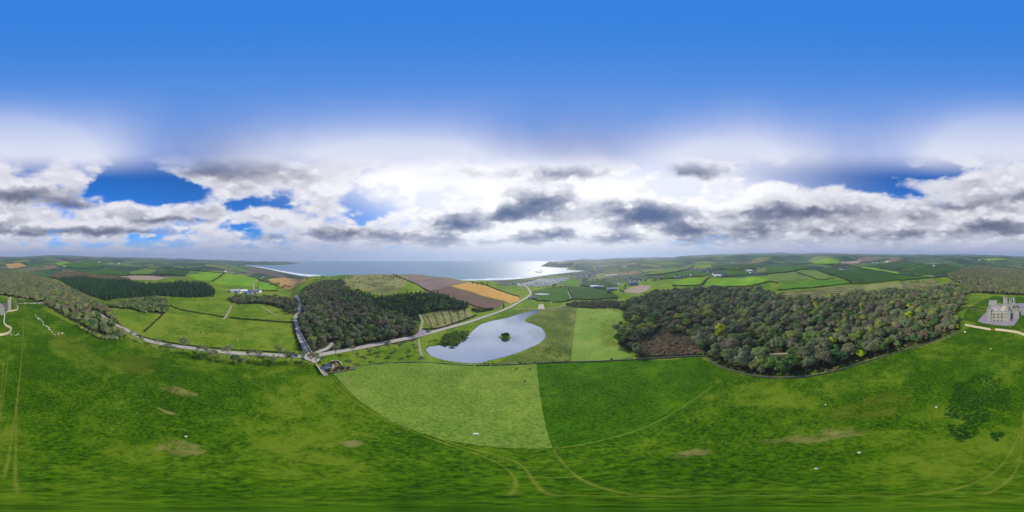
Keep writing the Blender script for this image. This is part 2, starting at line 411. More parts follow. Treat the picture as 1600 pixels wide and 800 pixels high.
plain('tan_soil', G(150, 132, 110), .95, .28, .06)
plain('plough', G(118, 98, 92), .95, .34, .09)
plain('plough_dark', G(96, 74, 58), .95, .38, .1)
plain('stubble', G(182, 138, 58), .95, .34, .09)
plain('dune', G(92, 84, 70), .95, .3, .03)
plain('sand', G(170, 158, 138), .95, .2, .02)
plain('road', G(166, 158, 146), .9, .14, .5)
plain('gravel', G(142, 132, 142), .95, .22, .7)
plain('track', G(146, 138, 118), .95, .2, .4)
plain('concrete', G(168, 164, 160), .9, .2, .4)
plain('cream_stone', G(188, 176, 148), .9, .45, .9)
plain('grey_stone', G(124, 126, 124), .92, .45, .9)
plain('dark_stone', G(92, 92, 80), .95, .4, 1.1)
plain('castle_stone', G(132, 134, 130), .92, .6, .55)
plain('lead_roof', G(158, 152, 150), .8, .25, .35)
plain('glass', (.02, .028, .04), .12, .2, .3, 0, .6)
plain('white_wall', G(226, 226, 224), .8, .08, .3)
plain('cream_wall', G(214, 200, 164), .8, .1, .3)
plain('slate', G(84, 90, 108), .7, .2, .4)
plain('red_tile', G(150, 92, 78), .8, .2, .4)
plain('blue_roof', G(44, 92, 168), .5, .2, .4)
plain('grey_shed', G(150, 156, 168), .6, .2, .3)
plain('wood', G(112, 96, 76), .9, .25, 1.2)
plain('bark', G(104, 98, 84), .95, .3, 1.5)
plain('pale_bark', G(136, 132, 118), .95, .3, 1.5)
plain('paint_white', G(232, 232, 232), .35, .03, .3, 0, .5)
plain('paint_red', G(150, 50, 36), .35, .06, .3, 0, .5)
plain('paint_silver', G(168, 172, 178), .3, .05, .3, .4, .5)
plain('paint_dark', G(40, 44, 56), .3, .05, .3, 0, .5)
plain('rubber', (.02, .02, .02), .9, .1, 2)
plain('hide_black', (.02, .018, .017), .8, .3, 2)
plain('hide_white', G(214, 206, 194), .8, .15, 2)
plain('hide_red', G(146, 80, 50), .8, .25, 2)
plain('pale_rock', G(206, 200, 186), .95, .3, 1.5)
plain('sea_rock', G(70, 66, 60), .95, .3, .3)
plain('orange_gate', G(190, 110, 50), .8, .2, .8)
def leafmat(name, stops, var=.35):
    def f(nt, b):
        r = objrand(); n = noise(pos(), .55, 3, .7)
        c = ramp(r, stops)
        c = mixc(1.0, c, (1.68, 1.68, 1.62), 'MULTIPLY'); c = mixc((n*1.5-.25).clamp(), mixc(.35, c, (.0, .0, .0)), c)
        setc(b, c); b.inputs['Roughness'].default_value = .85; b.inputs['Specular IOR Level'].default_value = .1
        # a little light comes through the thin leaves
        t = nt.nodes.new('ShaderNodeBsdfTranslucent'); nt.links.new(c, t.inputs[0])
        m = nt.nodes.new('ShaderNodeMixShader'); m.inputs[0].default_value = .22
        o = nt.nodes['Material Output']
        nt.links.new(b.outputs[0], m.inputs[1]); nt.links.new(t.outputs[0], m.inputs[2]); nt.links.new(m.outputs[0], o.inputs[0])
    return mat(name, f)
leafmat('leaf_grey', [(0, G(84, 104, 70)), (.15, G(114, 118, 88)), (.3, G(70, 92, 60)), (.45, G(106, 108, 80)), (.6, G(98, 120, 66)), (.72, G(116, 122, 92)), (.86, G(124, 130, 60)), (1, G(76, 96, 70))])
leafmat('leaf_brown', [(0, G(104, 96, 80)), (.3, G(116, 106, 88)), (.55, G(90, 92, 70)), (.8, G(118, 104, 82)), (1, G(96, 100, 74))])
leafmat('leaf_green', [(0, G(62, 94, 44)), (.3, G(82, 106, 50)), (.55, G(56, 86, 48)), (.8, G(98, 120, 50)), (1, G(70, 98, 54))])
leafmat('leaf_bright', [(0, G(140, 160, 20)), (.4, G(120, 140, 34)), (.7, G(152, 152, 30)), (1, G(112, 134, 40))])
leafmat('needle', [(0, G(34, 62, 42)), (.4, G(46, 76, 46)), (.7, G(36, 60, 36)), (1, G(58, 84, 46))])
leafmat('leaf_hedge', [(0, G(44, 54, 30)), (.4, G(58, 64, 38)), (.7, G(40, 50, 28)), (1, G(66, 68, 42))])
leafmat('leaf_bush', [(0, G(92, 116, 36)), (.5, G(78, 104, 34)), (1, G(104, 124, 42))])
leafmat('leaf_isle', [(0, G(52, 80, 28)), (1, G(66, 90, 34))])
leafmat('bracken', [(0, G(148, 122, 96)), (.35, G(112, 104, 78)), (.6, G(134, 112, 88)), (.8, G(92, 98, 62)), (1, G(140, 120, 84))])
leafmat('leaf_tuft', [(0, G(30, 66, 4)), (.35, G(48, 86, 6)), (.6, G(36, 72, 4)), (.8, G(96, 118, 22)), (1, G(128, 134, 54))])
leafmat('leaf_weed', [(0, G(34, 78, 14)), (.5, G(44, 88, 18)), (1, G(30, 68, 16))])
leafmat('scrubleaf', [(0, G(84, 90, 50)), (1, G(98, 98, 60))])
def water(name, base, rough, metal, bs, bstr):
    def f(nt, b):
        setc(b, mixc(0., base, base)); b.inputs['Roughness'].default_value = rough; b.inputs['Metallic'].default_value = metal
        b.inputs['IOR'].default_value = 1.33; b.inputs['Specular IOR Level'].default_value = .5
        p = pos()
        n = noise(p, bs, 3, .6); bump(b, n, bstr, 1.0)
    return mat(name, f)
water('lakewater', (.40, .46, .55), .04, .86, .22, .04)
water('seawater', (.11, .20, .29), .48, 0., .012, .10)
def foam_glint(nt, b):
    n = noise(pos(), .02, 5, .7); at = nt.nodes.new('ShaderNodeAttribute'); at.attribute_name = 'edge'
    a = (V(at.outputs['Fac'])*(n*2.2)).ss(.35, 1.1)*.8
    nt.links.new(a.s, b.inputs['Alpha']); b.inputs['Base Color'].default_value = (.85, .88, .9, 1)
mat('foam_glint', foam_glint)
def worn(name, col, dens, sc=.9):
    def f(nt, b):
        n = noise(pos(), sc, 5, .72, .4); at = nt.nodes.new('ShaderNodeAttribute'); at.attribute_name = 'edge'
        e = V(at.outputs['Fac'])
        a = (e*.9+(n-.5)*4.2-(1.0-e)*.6).ss(.0, 1.6)*dens*e.ss(.0, .35)
        nt.links.new(a.s, b.inputs['Alpha']); n2 = noise(pos(), 1.7, 3, .6)
        setc(b, mixc(n2, tuple(x*.7 for x in col), tuple(x*1.25 for x in col)))
    return mat(name, f)
def rutmat(nt, b):
    n = noise(pos(), .25, 4, .6); at = nt.nodes.new('ShaderNodeAttribute'); at.attribute_name = 'edge'
    a = (V(at.outputs['Fac'])*(.15+n*1.2)).ss(.12, .85)*.6
    nt.links.new(a.s, b.inputs['Alpha']); setc(b, mixc(n, G(96, 118, 20), G(140, 152, 56))); b.inputs['Specular IOR Level'].default_value = .04
mat('rut', rutmat)
worn('mud', G(86, 80, 52), .8, .5)
worn('drygrass', G(156, 148, 80), .55, .22)
worn('sourgrass', G(116, 126, 22), .42, .10)
worn('rough_dark', G(26, 66, 12), .62, .16)
worn('lushpatch', G(72, 130, 14), .50, .12)

# ------------------------------------------------------------------ builders
def mesh(name, verts, faces, m, parent=None, smooth=False):
    me = bpy.data.meshes.new(name); me.from_pydata([tuple(v) for v in verts], [], faces); me.update()
    if smooth: me.polygons.foreach_set('use_smooth', [True]*len(me.polygons))
    if m: me.materials.append(MATS[m])
    o = bpy.data.objects.new(name, me); C.objects.link(o); o.parent = parent
    return o
def tag(o, label=None, cat=None, group=None, kind=None):
    if label: o['label'] = label
    if cat: o['category'] = cat
    if group: o['group'] = group
    if kind: o['kind'] = kind
    return o
def empty(name, loc, rz=0.):
    o = bpy.data.objects.new(name, None); C.objects.link(o); o.location = loc; o.rotation_euler = (0, 0, rz); o.empty_display_size = 1
    return o
class MB:
    """collects boxes, prisms and tubes into one mesh"""
    def __init__(s): s.v = []; s.f = []
    def add(s, v, f):
        n = len(s.v); s.v += [tuple(p) for p in v]; s.f += [tuple(i+n for i in q) for q in f]; return s
    def box(s, x0, x1, y0, y1, z0, z1):
        return s.add([(x0, y0, z0), (x1, y0, z0), (x1, y1, z0), (x0, y1, z0), (x0, y0, z1), (x1, y0, z1), (x1, y1, z1), (x0, y1, z1)],
                     [(3, 2, 1, 0), (4, 5, 6, 7), (0, 1, 5, 4), (1, 2, 6, 5), (2, 3, 7, 6), (3, 0, 4, 7)])
    def gable(s, x0, x1, y0, y1, z0, z1, ov=0.):
        ym = (y0+y1)/2
        return s.add([(x0-ov, y0-ov, z0), (x1+ov, y0-ov, z0), (x1+ov, y1+ov, z0), (x0-ov, y1+ov, z0), (x0-ov, ym, z1), (x1+ov, ym, z1)],
                     [(0, 3, 2, 1), (0, 1, 5, 4), (2, 3, 4, 5), (0, 4, 3), (1, 2, 5)])
    def cyl(s, cx, cy, z0, z1, r0, r1, n=10):
        v = []
        for z, r in ((z0, r0), (z1, r1)):
            v += [(cx+r*math.cos(2*PI*i/n), cy+r*math.sin(2*PI*i/n), z) for i in range(n)]
        f = [(i, (i+1) % n, n+(i+1) % n, n+i) for i in range(n)]+[tuple(range(n, 2*n)), tuple(range(n-1, -1, -1))]
        return s.add(v, f)
    def tube(s, a, b, r0, r1, n=5):
        a = Vector(a); b = Vector(b); d = (b-a).normalized(); u = d.orthogonal().normalized(); w = d.cross(u)
        v = [a+(u*math.cos(2*PI*i/n)+w*math.sin(2*PI*i/n))*r0 for i in range(n)]+[b+(u*math.cos(2*PI*i/n)+w*math.sin(2*PI*i/n))*r1 for i in range(n)]
        return s.add(v, [(i, (i+1) % n, n+(i+1) % n, n+i) for i in range(n)]+[tuple(range(n, 2*n))])
    def build(s, name, m, parent=None, smooth=False): return mesh(name, s.v, s.f, m, parent, smooth)

def copy_tree(o, parent=None):
    c = o.copy(); C.objects.link(c); c.parent = parent
    for ch in o.children: copy_tree(ch, c)
    return c

# ------------------------------------------------------------------ the ground sheet
NA, rings = 800, np.concatenate([[0.5, 3, 6], np.geomspace(10, 8200, 270)])
A = np.linspace(0, 2*PI, NA, endpoint=False)
X = np.sin(A)[None, :]*rings[:, None]; Y = np.cos(A)[None, :]*rings[:, None]
Z = H(X, Y)
def gridmesh(name, X, Y, Z, m, wrap=True):
    R_, N_ = X.shape
    v = np.stack([X, Y, Z], -1).reshape(-1, 3)
    i = np.arange(R_-1)[:, None]*N_; j = np.arange(N_ if wrap else N_-1)[None, :]; j2 = (j+1) % N_
    f = np.stack([i+j, i+N_+j, i+N_+j2, i+j2], -1).reshape(-1, 4)
    me = bpy.data.meshes.new(name)
    me.vertices.add(len(v)); me.vertices.foreach_set('co', v.ravel())
    me.loops.add(f.size); me.loops.foreach_set('vertex_index', f.ravel().astype(np.int32))
    me.polygons.add(len(f)); me.polygons.foreach_set('loop_start', np.arange(0, f.size, 4, dtype=np.int32)); me.polygons.foreach_set('loop_total', np.full(len(f), 4, np.int32))
    me.update(calc_edges=True); me.validate()
    me.polygons.foreach_set('use_smooth', np.ones(len(me.polygons), bool))
    if me.polygons[0].normal.z < 0: me.flip_normals()
    me.materials.append(MATS[m]); o = bpy.data.objects.new(name, me); C.objects.link(o); return o
ter = gridmesh('terrain', X, Y, Z, 'country')
tag(ter, 'rolling green farmland and hills around the castle', kind='structure')
# close the little hole under the camera
mesh('terrain_patch', [(X[0, i], Y[0, i], Z[0, i]) for i in range(0, NA, 40)], [tuple(range(0, 20))[::-1]], 'meadow')['kind'] = 'structure'

# sea
aa = np.radians((np.linspace(370, 960, 240)-800)*.225); rr = np.geomspace(700, 10300, 120)
X = np.sin(aa)[None, :]*rr[:, None]; Y = np.cos(aa)[None, :]*rr[:, None]; Z = SEA-(rr[:, None]**2)/(2*RAD)+0*X
tag(gridmesh('sea', X, Y, Z, 'seawater', False), 'calm blue sea reaching the horizon under bright cloud', kind='structure')
# lake
def cdt(P, step):
    """triangulated sheet over the outline P (n x 2), edges and inside resampled"""
    P = np.asarray(P); E = []
    n = len(P)
    for i in range(n):
        a = P[i]; b = P[(i+1) % n]; L = np.hypot(*(b-a)); st = max(step(a), step(b), .3); k = max(1, int(L/st))
        for j in range(k): E.append(a+(b-a)*j/k)
    E = np.array(E)
    lo = E.min(0); hi = E.max(0); st = max(min(step(p) for p in E), max(hi-lo)/70, .6)
    gx, gy = np.meshgrid(np.arange(lo[0], hi[0], st), np.arange(lo[1], hi[1], st)); gx = gx.ravel()+.01; gy = gy.ravel()+.013
    k = inpoly(E, gx, gy); gx = gx[k]; gy = gy[k]
    if len(gx):
        k = pdist(E, gx, gy) > st*.35; gx = gx[k]; gy = gy[k]
    vs = [Vector(p) for p in E]+[Vector((a, b)) for a, b in zip(gx, gy)]
    r = delaunay_2d_cdt(vs, [], [list(range(len(E)))], 1, 1e-4)
    return np.array([tuple(v) for v in r[0]]), r[2]
dstep = lambda p: max(1.5, np.hypot(*p)*.028)
def lift(x, y, lay): return .05+.05*lay+np.hypot(x, y)*(.0005+.0003*lay)
def sheet(name, px, m, lay=1, kind='structure', label=None, world=None):
    P = gps(px) if world is None else np.asarray(world)
    v, f = cdt(P, dstep)
    z = H(v[:, 0], v[:, 1])+lift(v[:, 0], v[:, 1], lay)
    f = [t if (v[t[1]]-v[t[0]])[0]*(v[t[2]]-v[t[0]])[1]-(v[t[1]]-v[t[0]])[1]*(v[t[2]]-v[t[0]])[0] > 0 else t[::-1] for t in f]
    o = mesh(name, np.column_stack([v, z]), f, m, None, True)
    tag(o, label, kind=kind); return o
v, f = cdt(LAKEPOLY, lambda p: 3.)
o = mesh('lake', [(p[0], p[1], LAKEZ) for p in v], f, 'lakewater'); tag(o, 'still lake mirroring the clouded sky', kind='structure')

# ------------------------------------------------------------------ ground cover by area
MEADOW = [(28, 478), (60, 480), (100, 500), (150, 522), (185, 521), (230, 540), (300, 553), (360, 560), (420, 562), (470, 564), (500, 574), (520, 583), (560, 575), (600, 570), (660, 568), (740, 571), (838, 568), (900, 566), (990, 562),
          (1095, 558), (1130, 576), (1180, 588), (1230, 591), (1290, 584), (1350, 567), (1420, 546), (1505, 518), (1530, 500), (1545, 470), (1600, 470), (1625, 474)]
RWOOD = [(968, 540), (958, 522), (985, 496), (965, 480), (990, 468), (1020, 460), (1060, 455), (1120, 453), (1190, 455), (1215, 468), (1300, 470), (1335, 460), (1400, 455), (1440, 455), (1495, 442), (1512, 456), (1506, 470), (1492, 490), (1498, 503), (1500, 515),
         (1420, 541), (1350, 562), (1290, 578), (1230, 585), (1180, 582), (1130, 570), (1097, 553), (1060, 556), (1000, 556)]
BWOOD = [(1478, 432), (1505, 422), (1530, 416), (1570, 420), (1600, 424), (1640, 428), (1680, 440), (1722, 457), (1768, 484), (1792, 508), (1796, 531), (1752, 522), (1710, 500), (1672, 478), (1640, 468), (1600, 461), (1555, 460), (1515, 458), (1500, 444)]
LPINE = [(90, 437), (130, 434), (200, 441), (250, 450), (262, 456), (240, 463), (190, 466), (165, 470), (150, 466), (110, 448)]
DPINE = [(205, 452), (250, 446), (285, 443), (320, 446), (336, 456), (334, 464), (300, 466), (268, 464), (240, 462)]
LCLUMP = [(165, 480), (190, 468), (240, 466), (262, 470), (264, 482), (255, 491), (225, 490), (205, 483)]
LBROWN = [(75, 432), (105, 426), (150, 430), (200, 436), (205, 440), (130, 434), (92, 438)]
FARMW = [(356, 468), (372, 462), (400, 466), (432, 464), (462, 468), (470, 480), (464, 492), (450, 490), (440, 482), (420, 476), (396, 474), (372, 476)]
CWOOD = [(472, 548), (467, 520), (466, 490), (468, 470), (478, 450), (505, 440), (535, 440), (545, 458), (575, 470), (600, 488), (640, 500), (655, 512), (650, 532), (615, 538), (560, 546), (505, 552)]
CPINE = [(530, 470), (545, 455), (585, 466), (640, 462), (672, 458), (700, 466), (732, 478), (728, 486), (690, 486), (660, 490), (655, 508), (625, 500), (590, 490), (550, 484)]
HWOOD = [(880, 478), (900, 473), (940, 472), (965, 471), (970, 482), (940, 482), (900, 481)]
me = ter.data
for n in ('pasture', 'meadow', 'woodfloor'): me.materials.append(MATS[n])
fc = np.zeros(len(me.polygons)*3); me.polygons.foreach_get('center', fc); fc = fc.reshape(-1, 3)
fr = np.hypot(fc[:, 0], fc[:, 1]); idx = np.zeros(len(fr), np.int32); idx[fr < 620] = 1
WP = {}
for nm, poly in (('r', RWOOD), ('b', BWOOD), ('lp', LPINE), ('dp', DPINE), ('lc', LCLUMP), ('lb', LBROWN), ('fw', FARMW), ('c', CWOOD), ('cp', CPINE), ('h', HWOOD)):
    WP[nm] = gps(poly); k = inpoly(WP[nm], fc[:, 0], fc[:, 1]) & (fr < 1500); idx[k] = 3
mp = gps(MEADOW); idx[inpoly(mp, fc[:, 0], fc[:, 1]) & (fr < 400)] = 2
me.polygons.foreach_set('material_index', idx)

# ------------------------------------------------------------------ fields
FIELDS = [
 ('meadow_pale', [(521, 583), (560, 573), (600, 567), (660, 566), (700, 569), (760, 571), (838, 568), (864, 700.5)], 'pale green grazed field sloping to the lake'),
 ('meadow_lush', [(838.5, 568), (900, 566), (990, 562), (1095, 558), (1122, 602), (864.5, 700)], 'deep green field beside the pale one'),
 ('pasture_olive', [(838, 488), (852, 482), (890, 478), (902, 481), (897, 520), (892, 563), (850, 566), (770, 569), (800, 557), (830, 546), (856, 530), (858, 520), (848, 509), (824, 503), (830, 494)], 'rough olive lakeside meadow'),
 ('pasture_light', [(902, 481), (950, 482), (976, 493), (972, 520), (965, 538), (989, 558), (950, 563), (892, 564), (897, 520)], 'light green field between lake and wood'),
 ('field_green', [(829, 456), (856, 450), (883, 447), (888, 455), (895, 467), (870, 471), (850, 470), (834, 466)], 'green field below the caravan park'),
 ('field_dark', [(884, 447), (920, 448), (950, 453), (966, 464), (930, 468), (895, 467), (889, 456)], 'dark green field by the village'),
 ('field_vivid', [(880, 437), (902, 437), (906, 444), (883, 447)], 'small green field near the village'),
 ('field_dark', [(910, 440), (940, 438), (965, 445), (960, 451), (930, 449), (908, 446)], 'green field among village houses'),
 ('pasture', [(165, 483), (200, 484), (250, 491), (252, 496), (225, 518), (190, 508)], 'green pasture corner by the road'),
 ('pasture', [(258, 474), (268, 464), (330, 464), (360, 472), (372, 474), (356, 496), (330, 492), (290, 484)], 'green pasture below dark wood'),
 ('pasture', [(227, 519), (262, 484), (300, 488), (356, 498), (400, 502), (460, 505), (469, 553), (400, 552), (330, 546), (270, 537)], 'large cattle pasture above the road'),
 ('pasture', [(374, 475), (430, 480), (460, 497), (400, 499), (359, 494)], 'pasture strip under farm trees'),
 ('field_bright', [(332, 441), (352, 428), (380, 430), (402, 436), (402, 449), (375, 447)], 'bright spring field above farm'),
 ('field_bright', [(290, 431), (328, 424), (349, 428), (330, 439), (310, 438)], 'bright yellow green hill field'),
 ('field_dark', [(238, 428), (262, 420), (298, 424), (288, 432)], 'dark green hill field'),
 ('field_olive', [(200, 425), (230, 420), (246, 422), (236, 428), (206, 429)], 'olive hill field'),
 ('tan_soil', [(188, 431), (235, 431), (263, 433), (246, 438), (200, 437)], 'bare tan field'),
 ('field_bright', [(404, 444), (418, 441), (433, 447), (430, 453), (405, 454)], 'yellow green paddock by the lane'),
 ('reeds', [(418, 437), (445, 433), (478, 434), (476, 440), (455, 452), (434, 446)], 'ochre reed bed behind the beach'),
 ('dune', [(380, 419), (400, 419), (440, 428), (480, 433.5), (478, 435), (430, 432), (396, 426)], 'dark dune ridge'),
 ('clearfell', [(533, 446), (540, 436), (570, 429), (604, 427.5), (640, 432), (632, 446), (618, 458), (590, 462), (560, 452)], 'felled olive hilltop'),
 ('plough', [(613, 428.3), (646, 427.6), (664, 431.6), (626, 434)], 'ploughed hilltop field'),
 ('plough', [(627, 434.6), (664, 432), (696, 434.4), (640, 439.6)], 'ploughed middle strip'),
 ('plough', [(641, 440.2), (697, 434.8), (734, 440.4), (704, 446.5), (672, 455)], 'large ploughed field on hill'),
 ('stubble', [(704, 447), (735, 441.2), (770, 451), (810, 464), (812, 470), (798, 475), (790, 471), (745, 459)], 'golden stubble field'),
 ('plough_dark', [(675, 455.5), (703, 447.6), (745, 460), (790, 472), (778, 482), (766, 483), (700, 466)], 'dark brown ploughed field'),
 ('stubble', [(700, 466.6), (766, 483.6), (762, 485), (696, 468)], 'golden field margin'),
 ('clearfell', [(660, 492), (690, 485), (734, 482), (738, 494), (704, 511), (672, 514)], 'small felled plot with pale brash rows'),
 ('field_bright', [(1050, 441), (1070, 436), (1101, 435), (1095, 444), (1075, 446), (1055, 444)], 'bright field above wood'),
 ('field_bright', [(1100, 441), (1108, 436), (1140, 434), (1180, 432), (1198, 437), (1196, 441), (1160, 447), (1120, 448), (1101, 445)], 'long bright field above wood'),
 ('field_bright', [(1024, 447), (1040, 443), (1056, 445), (1050, 449)], 'bright corner field'),
 ('tan_soil', [(972, 456), (986, 449), (1001, 446), (1018, 446), (1012, 454), (998, 459)], 'bare tan field by wood corner'),
 ('field_olive', [(1008, 429), (1030, 423), (1060, 418), (1074, 420), (1042, 426), (1015, 430)], 'olive slope field'),
 ('field_green', [(1030, 431), (1052, 425), (1090, 423), (1112, 428), (1096, 432), (1050, 435), (1035, 436)], 'mid green slope field'),
 ('field_bright', [(1082, 416), (1111, 414), (1109, 418), (1086, 419)], 'yellow hilltop field'),
 ('plough_dark', [(1078, 418.4), (1086, 419.6), (1106, 419), (1102, 422), (1080, 421)], 'brown heath strip'),
 ('field_dark', [(1115, 415), (1150, 413), (1180, 412), (1186, 416), (1180, 420), (1120, 421)], 'dark green upper field'),
 ('field_green', [(1130, 424), (1160, 422), (1172, 429), (1140, 432)], 'green field by farmhouse'),
 ('field_green', [(1196, 417), (1256, 415), (1263, 421), (1230, 424), (1198, 428)], 'green upper field'),
 ('field_olive', [(1200, 429), (1240, 424.6), (1266, 436), (1215, 441), (1200, 438)], 'olive rectangular field'),
 ('field_olive', [(1243, 424), (1275, 422), (1302, 434.6), (1270, 436)], 'olive field with thorn hedge'),
 ('field_vivid', [(1221, 445), (1262, 438), (1302, 435.6), (1326, 442), (1290, 448), (1214, 454)], 'vivid green field above wood'),
 ('field_dark', [(1277, 422), (1302, 419.6), (1340, 420), (1372, 424), (1402, 430), (1404, 437), (1342, 442), (1322, 438)], 'broad dark green field'),
 ('field_bright', [(1340, 417), (1372, 420), (1404, 425), (1404, 429), (1372, 423), (1344, 419.6)], 'yellow green strip field'),
 ('field_dark', [(1354, 414), (1402, 409.6), (1440, 410), (1402, 420), (1372, 419)], 'dark green hill field by farm'),
 ('field_bright', [(1268, 408.6), (1312, 407), (1311, 412), (1270, 413)], 'bright far field'),
 ('tan_soil', [(1313, 408.4), (1346, 406.4), (1340, 412), (1315, 412)], 'tan far field'),
 ('clearfell', [(1213, 457), (1290, 450), (1345, 446), (1402, 441), (1404, 449), (1335, 454), (1300, 467), (1250, 467), (1212, 466)], 'felled slope with grey green brash'),
 ('field_dark', [(1408, 425), (1440, 415), (1480, 412), (1503, 418), (1482, 426), (1442, 430)], 'dark green field before brown wood'),
 ('field_green', [(1400, 430), (1440, 431), (1446, 434), (1404, 438)], 'green strip above felled slope'),
 ('field_green', [(1404, 419), (1440, 411), (1444, 413), (1410, 423)], 'green hill strip'),
 ('clearfell', [(1404, 441), (1460, 437), (1474, 446), (1432, 451), (1404, 453)], 'felled rows on right slope'),
 ('meadow', [(1504, 500), (1512, 482), (1530, 472), (1552, 463), (1600, 465), (1650, 470), (1672, 480), (1625, 484), (1610, 520), (1570, 514)], 'castle lawn'),
 ('field_olive', [(1020, 411), (1050, 409), (1060, 412), (1030, 414)], 'far olive field'), ('field_green', [(90, 414), (130, 407), (170, 408), (160, 416), (120, 419)], 'green far hillside'),
 ('field_bright', [(85, 411), (104, 408), (112, 412), (92, 415)], 'bright far field on the left'), ('field_green', [(130, 425), (165, 420), (200, 425), (190, 432), (150, 430)], 'green field above pine wood'),
 ('reeds', [(1608, 413), (1630, 411), (1642, 416), (1615, 420)], 'straw coloured far field'), ('field_bright', [(1530, 404), (1560, 403.5), (1575, 406), (1545, 407.5)], 'bright far field on the right'),
]
for m_, px, lab in FIELDS: sheet('field', px, m_, 1, 'structure', lab)
# beach and shore strips
bp = np.array([seapt(*p) for p in [(395, 416.4), (420, 420.8), (440, 425.2), (470, 430.6), (500, 433.6)]])
n_ = bp*(1-28/np.hypot(bp[:, 0], bp[:, 1]))[:, None]; sheet('beach', None, 'sand', 1, 'structure', 'pale sand beach in the bay', np.vstack([bp, n_[::-1]]))
bp = np.array([seapt(*p) for p in [(740, 438.4), (770, 437.8), (800, 436.8), (830, 433.8), (860, 429.3), (890, 425.8), (918, 424)]])
n_ = bp*(1-60/np.hypot(bp[:, 0], bp[:, 1]))[:, None]; sheet('beach', None, 'dune', 1, 'structure', 'dark shingle shore before the caravan park', np.vstack([bp, n_[::-1]]))

# ------------------------------------------------------------------ roads, lanes, wheel ruts
def smooth(P, k=6):
    P = np.asarray(P, float); Q = [P[0]]
    for i in range(len(P)-1):
        p0 = P[max(i-1, 0)]; p1 = P[i]; p2 = P[i+1]; p3 = P[min(i+2, len(P)-1)]
        for j in range(1, k+1):
            t = j/k; Q.append(.5*(2*p1+(p2-p0)*t+(2*p0-5*p1+4*p2-p3)*t*t+(3*p1-p0-3*p2+p3)*t**3))
    return np.array(Q)
def strip(name, px, w, m, lay=2, label=None, soft=False, world=None, closed=False, zc=None):
    P = smooth(gps(px) if world is None else world)
    d = np.gradient(P, axis=0); d /= np.maximum(np.hypot(d[:, 0], d[:, 1]), 1e-6)[:, None]; nrm = np.stack([-d[:, 1], d[:, 0]], 1)
    offs = (-1, 0, 1) if soft else (-1, -.33, .33, 1)
    wv = np.asarray([w]*len(P) if np.isscalar(w) else np.interp(np.linspace(0, 1, len(P)), np.linspace(0, 1, len(w)), w))
    vs = []; ed = []
    for o_ in offs:
        q = P+nrm*(o_*wv/2)[:, None]
        z = (H(q[:, 0], q[:, 1]) if zc is None else np.full(len(q), zc))+lift(q[:, 0], q[:, 1], lay); vs.append(np.column_stack([q, z])); ed.append(np.full(len(P), 1.-abs(o_) if soft else 1.))
    n = len(P); fs = []
    for a in range(len(offs)-1):
        for i in range(n-1): fs.append((a*n+i, (a+1)*n+i, (a+1)*n+i+1, a*n+i+1)[::-1])
    o = mesh(name, np.vstack(vs), fs, m)
    if soft:
        e = np.concatenate(ed); e[[0, n-1, n, 2*n-1]] = 0
        at = o.data.attributes.new('edge', 'FLOAT', 'POINT'); at.data.foreach_set('value', e)
    tag(o, label, kind='structure'); return o
strip('road', [(150, 487), (165, 497), (180, 507), (200, 517), (225, 530), (250, 537), (290, 543), (330, 548), (370, 552), (410, 554), (450, 556), (487, 557)], 5.2, 'road', 2, 'pale tarred road curving below the castle field')
strip('road', [(485, 557), (475, 540), (466, 522), (461, 505), (463, 494), (468, 485), (468, 472), (462, 462)], 6.0, 'road', 3, 'pale lane running inland from the junction')
strip('road', [(486, 557), (520, 551), (560, 544), (600, 536), (640, 528), (680, 518), (720, 507), (760, 494), (790, 483), (815, 470), (827, 462), (829, 457), (824, 450), (815, 445), (809, 443)], 5.5, 'road', 2, 'pale road running along the lake to the shore')
strip('lane', [(489, 554), (500, 549), (510, 545), (516, 541), (520, 536)], 4.0, 'road', 2, 'short branch lane into the wood')
strip('lane', [(656, 520), (658, 512), (660, 502), (656, 492)], 3.2, 'track', 2, 'forest track climbing from the lake road')
sheet('forecourt', [(640, 531), (655, 518), (661, 514), (668, 519), (676, 519), (655, 526)], 'gravel', 3, 'structure', 'grey gravel triangle where forest track meets road')
strip('lane', [(654, 530), (655, 540), (657, 549), (659, 556)], 2.0, 'track', 2, 'footpath down to the pump house')
strip('lane', [(806, 485), (820, 483), (840, 484), (858, 483), (880, 479), (900, 473)], 3.0, 'track', 3, 'causeway track across the lake outflow')
sheet('outflow', [(842, 476), (849, 475), (851, 483), (840, 483)], 'sand', 2, 'structure', 'pale sandy outflow at the lake head')
sheet('flood_pool', [(834, 459.4), (845, 458.6), (858, 459.4), (860, 460.2), (850, 461.4), (840, 460.6)], 'lakewater', 2, 'structure', 'small pale flood pool in green field')
strip('lane', [(397, 454), (396, 448), (396, 442), (402, 439), (410, 434), (413, 432)], 5.0, 'track', 2, 'pale farm lane climbing past bright fields')
strip('lane', [(408, 479), (418, 485), (430, 492), (440, 494)], 2.2, 'track', 3, 'concrete strip crossing the paddock')
strip('lane', [(362, 478), (357, 488), (352, 496), (349, 499)], 3.0, 'track', 3, 'muddy cattle path through gateway')
strip('lane', [(1180, 553), (1220, 553), (1270, 553), (1310, 547), (1340, 541)], 3.2, 'track', 2, 'grass track inside the wood')
strip('lane', [(1205, 465), (1230, 465), (1260, 464), (1295, 466)], 3.5, 'track', 2, 'pale forest track')
strip('lane', [(28, 475), (40, 474), (55, 474), (72, 472)], 4.0, 'track', 2, 'rubble strewn track by castle yard')
strip('lane', [(809, 443), (812, 447), (818, 449)], 6, 'road', 3, 'bend of the shore road')
strip('lane', [(885, 446), (888, 455), (891, 463), (894, 467)], 3.5, 'track', 3, 'farm track between two green fields')
strip('lane', [(500, 572), (505, 580), (509, 587)], 3.0, 'track', 2, 'gateway track into castle field')
RUT = 'wheel_track'
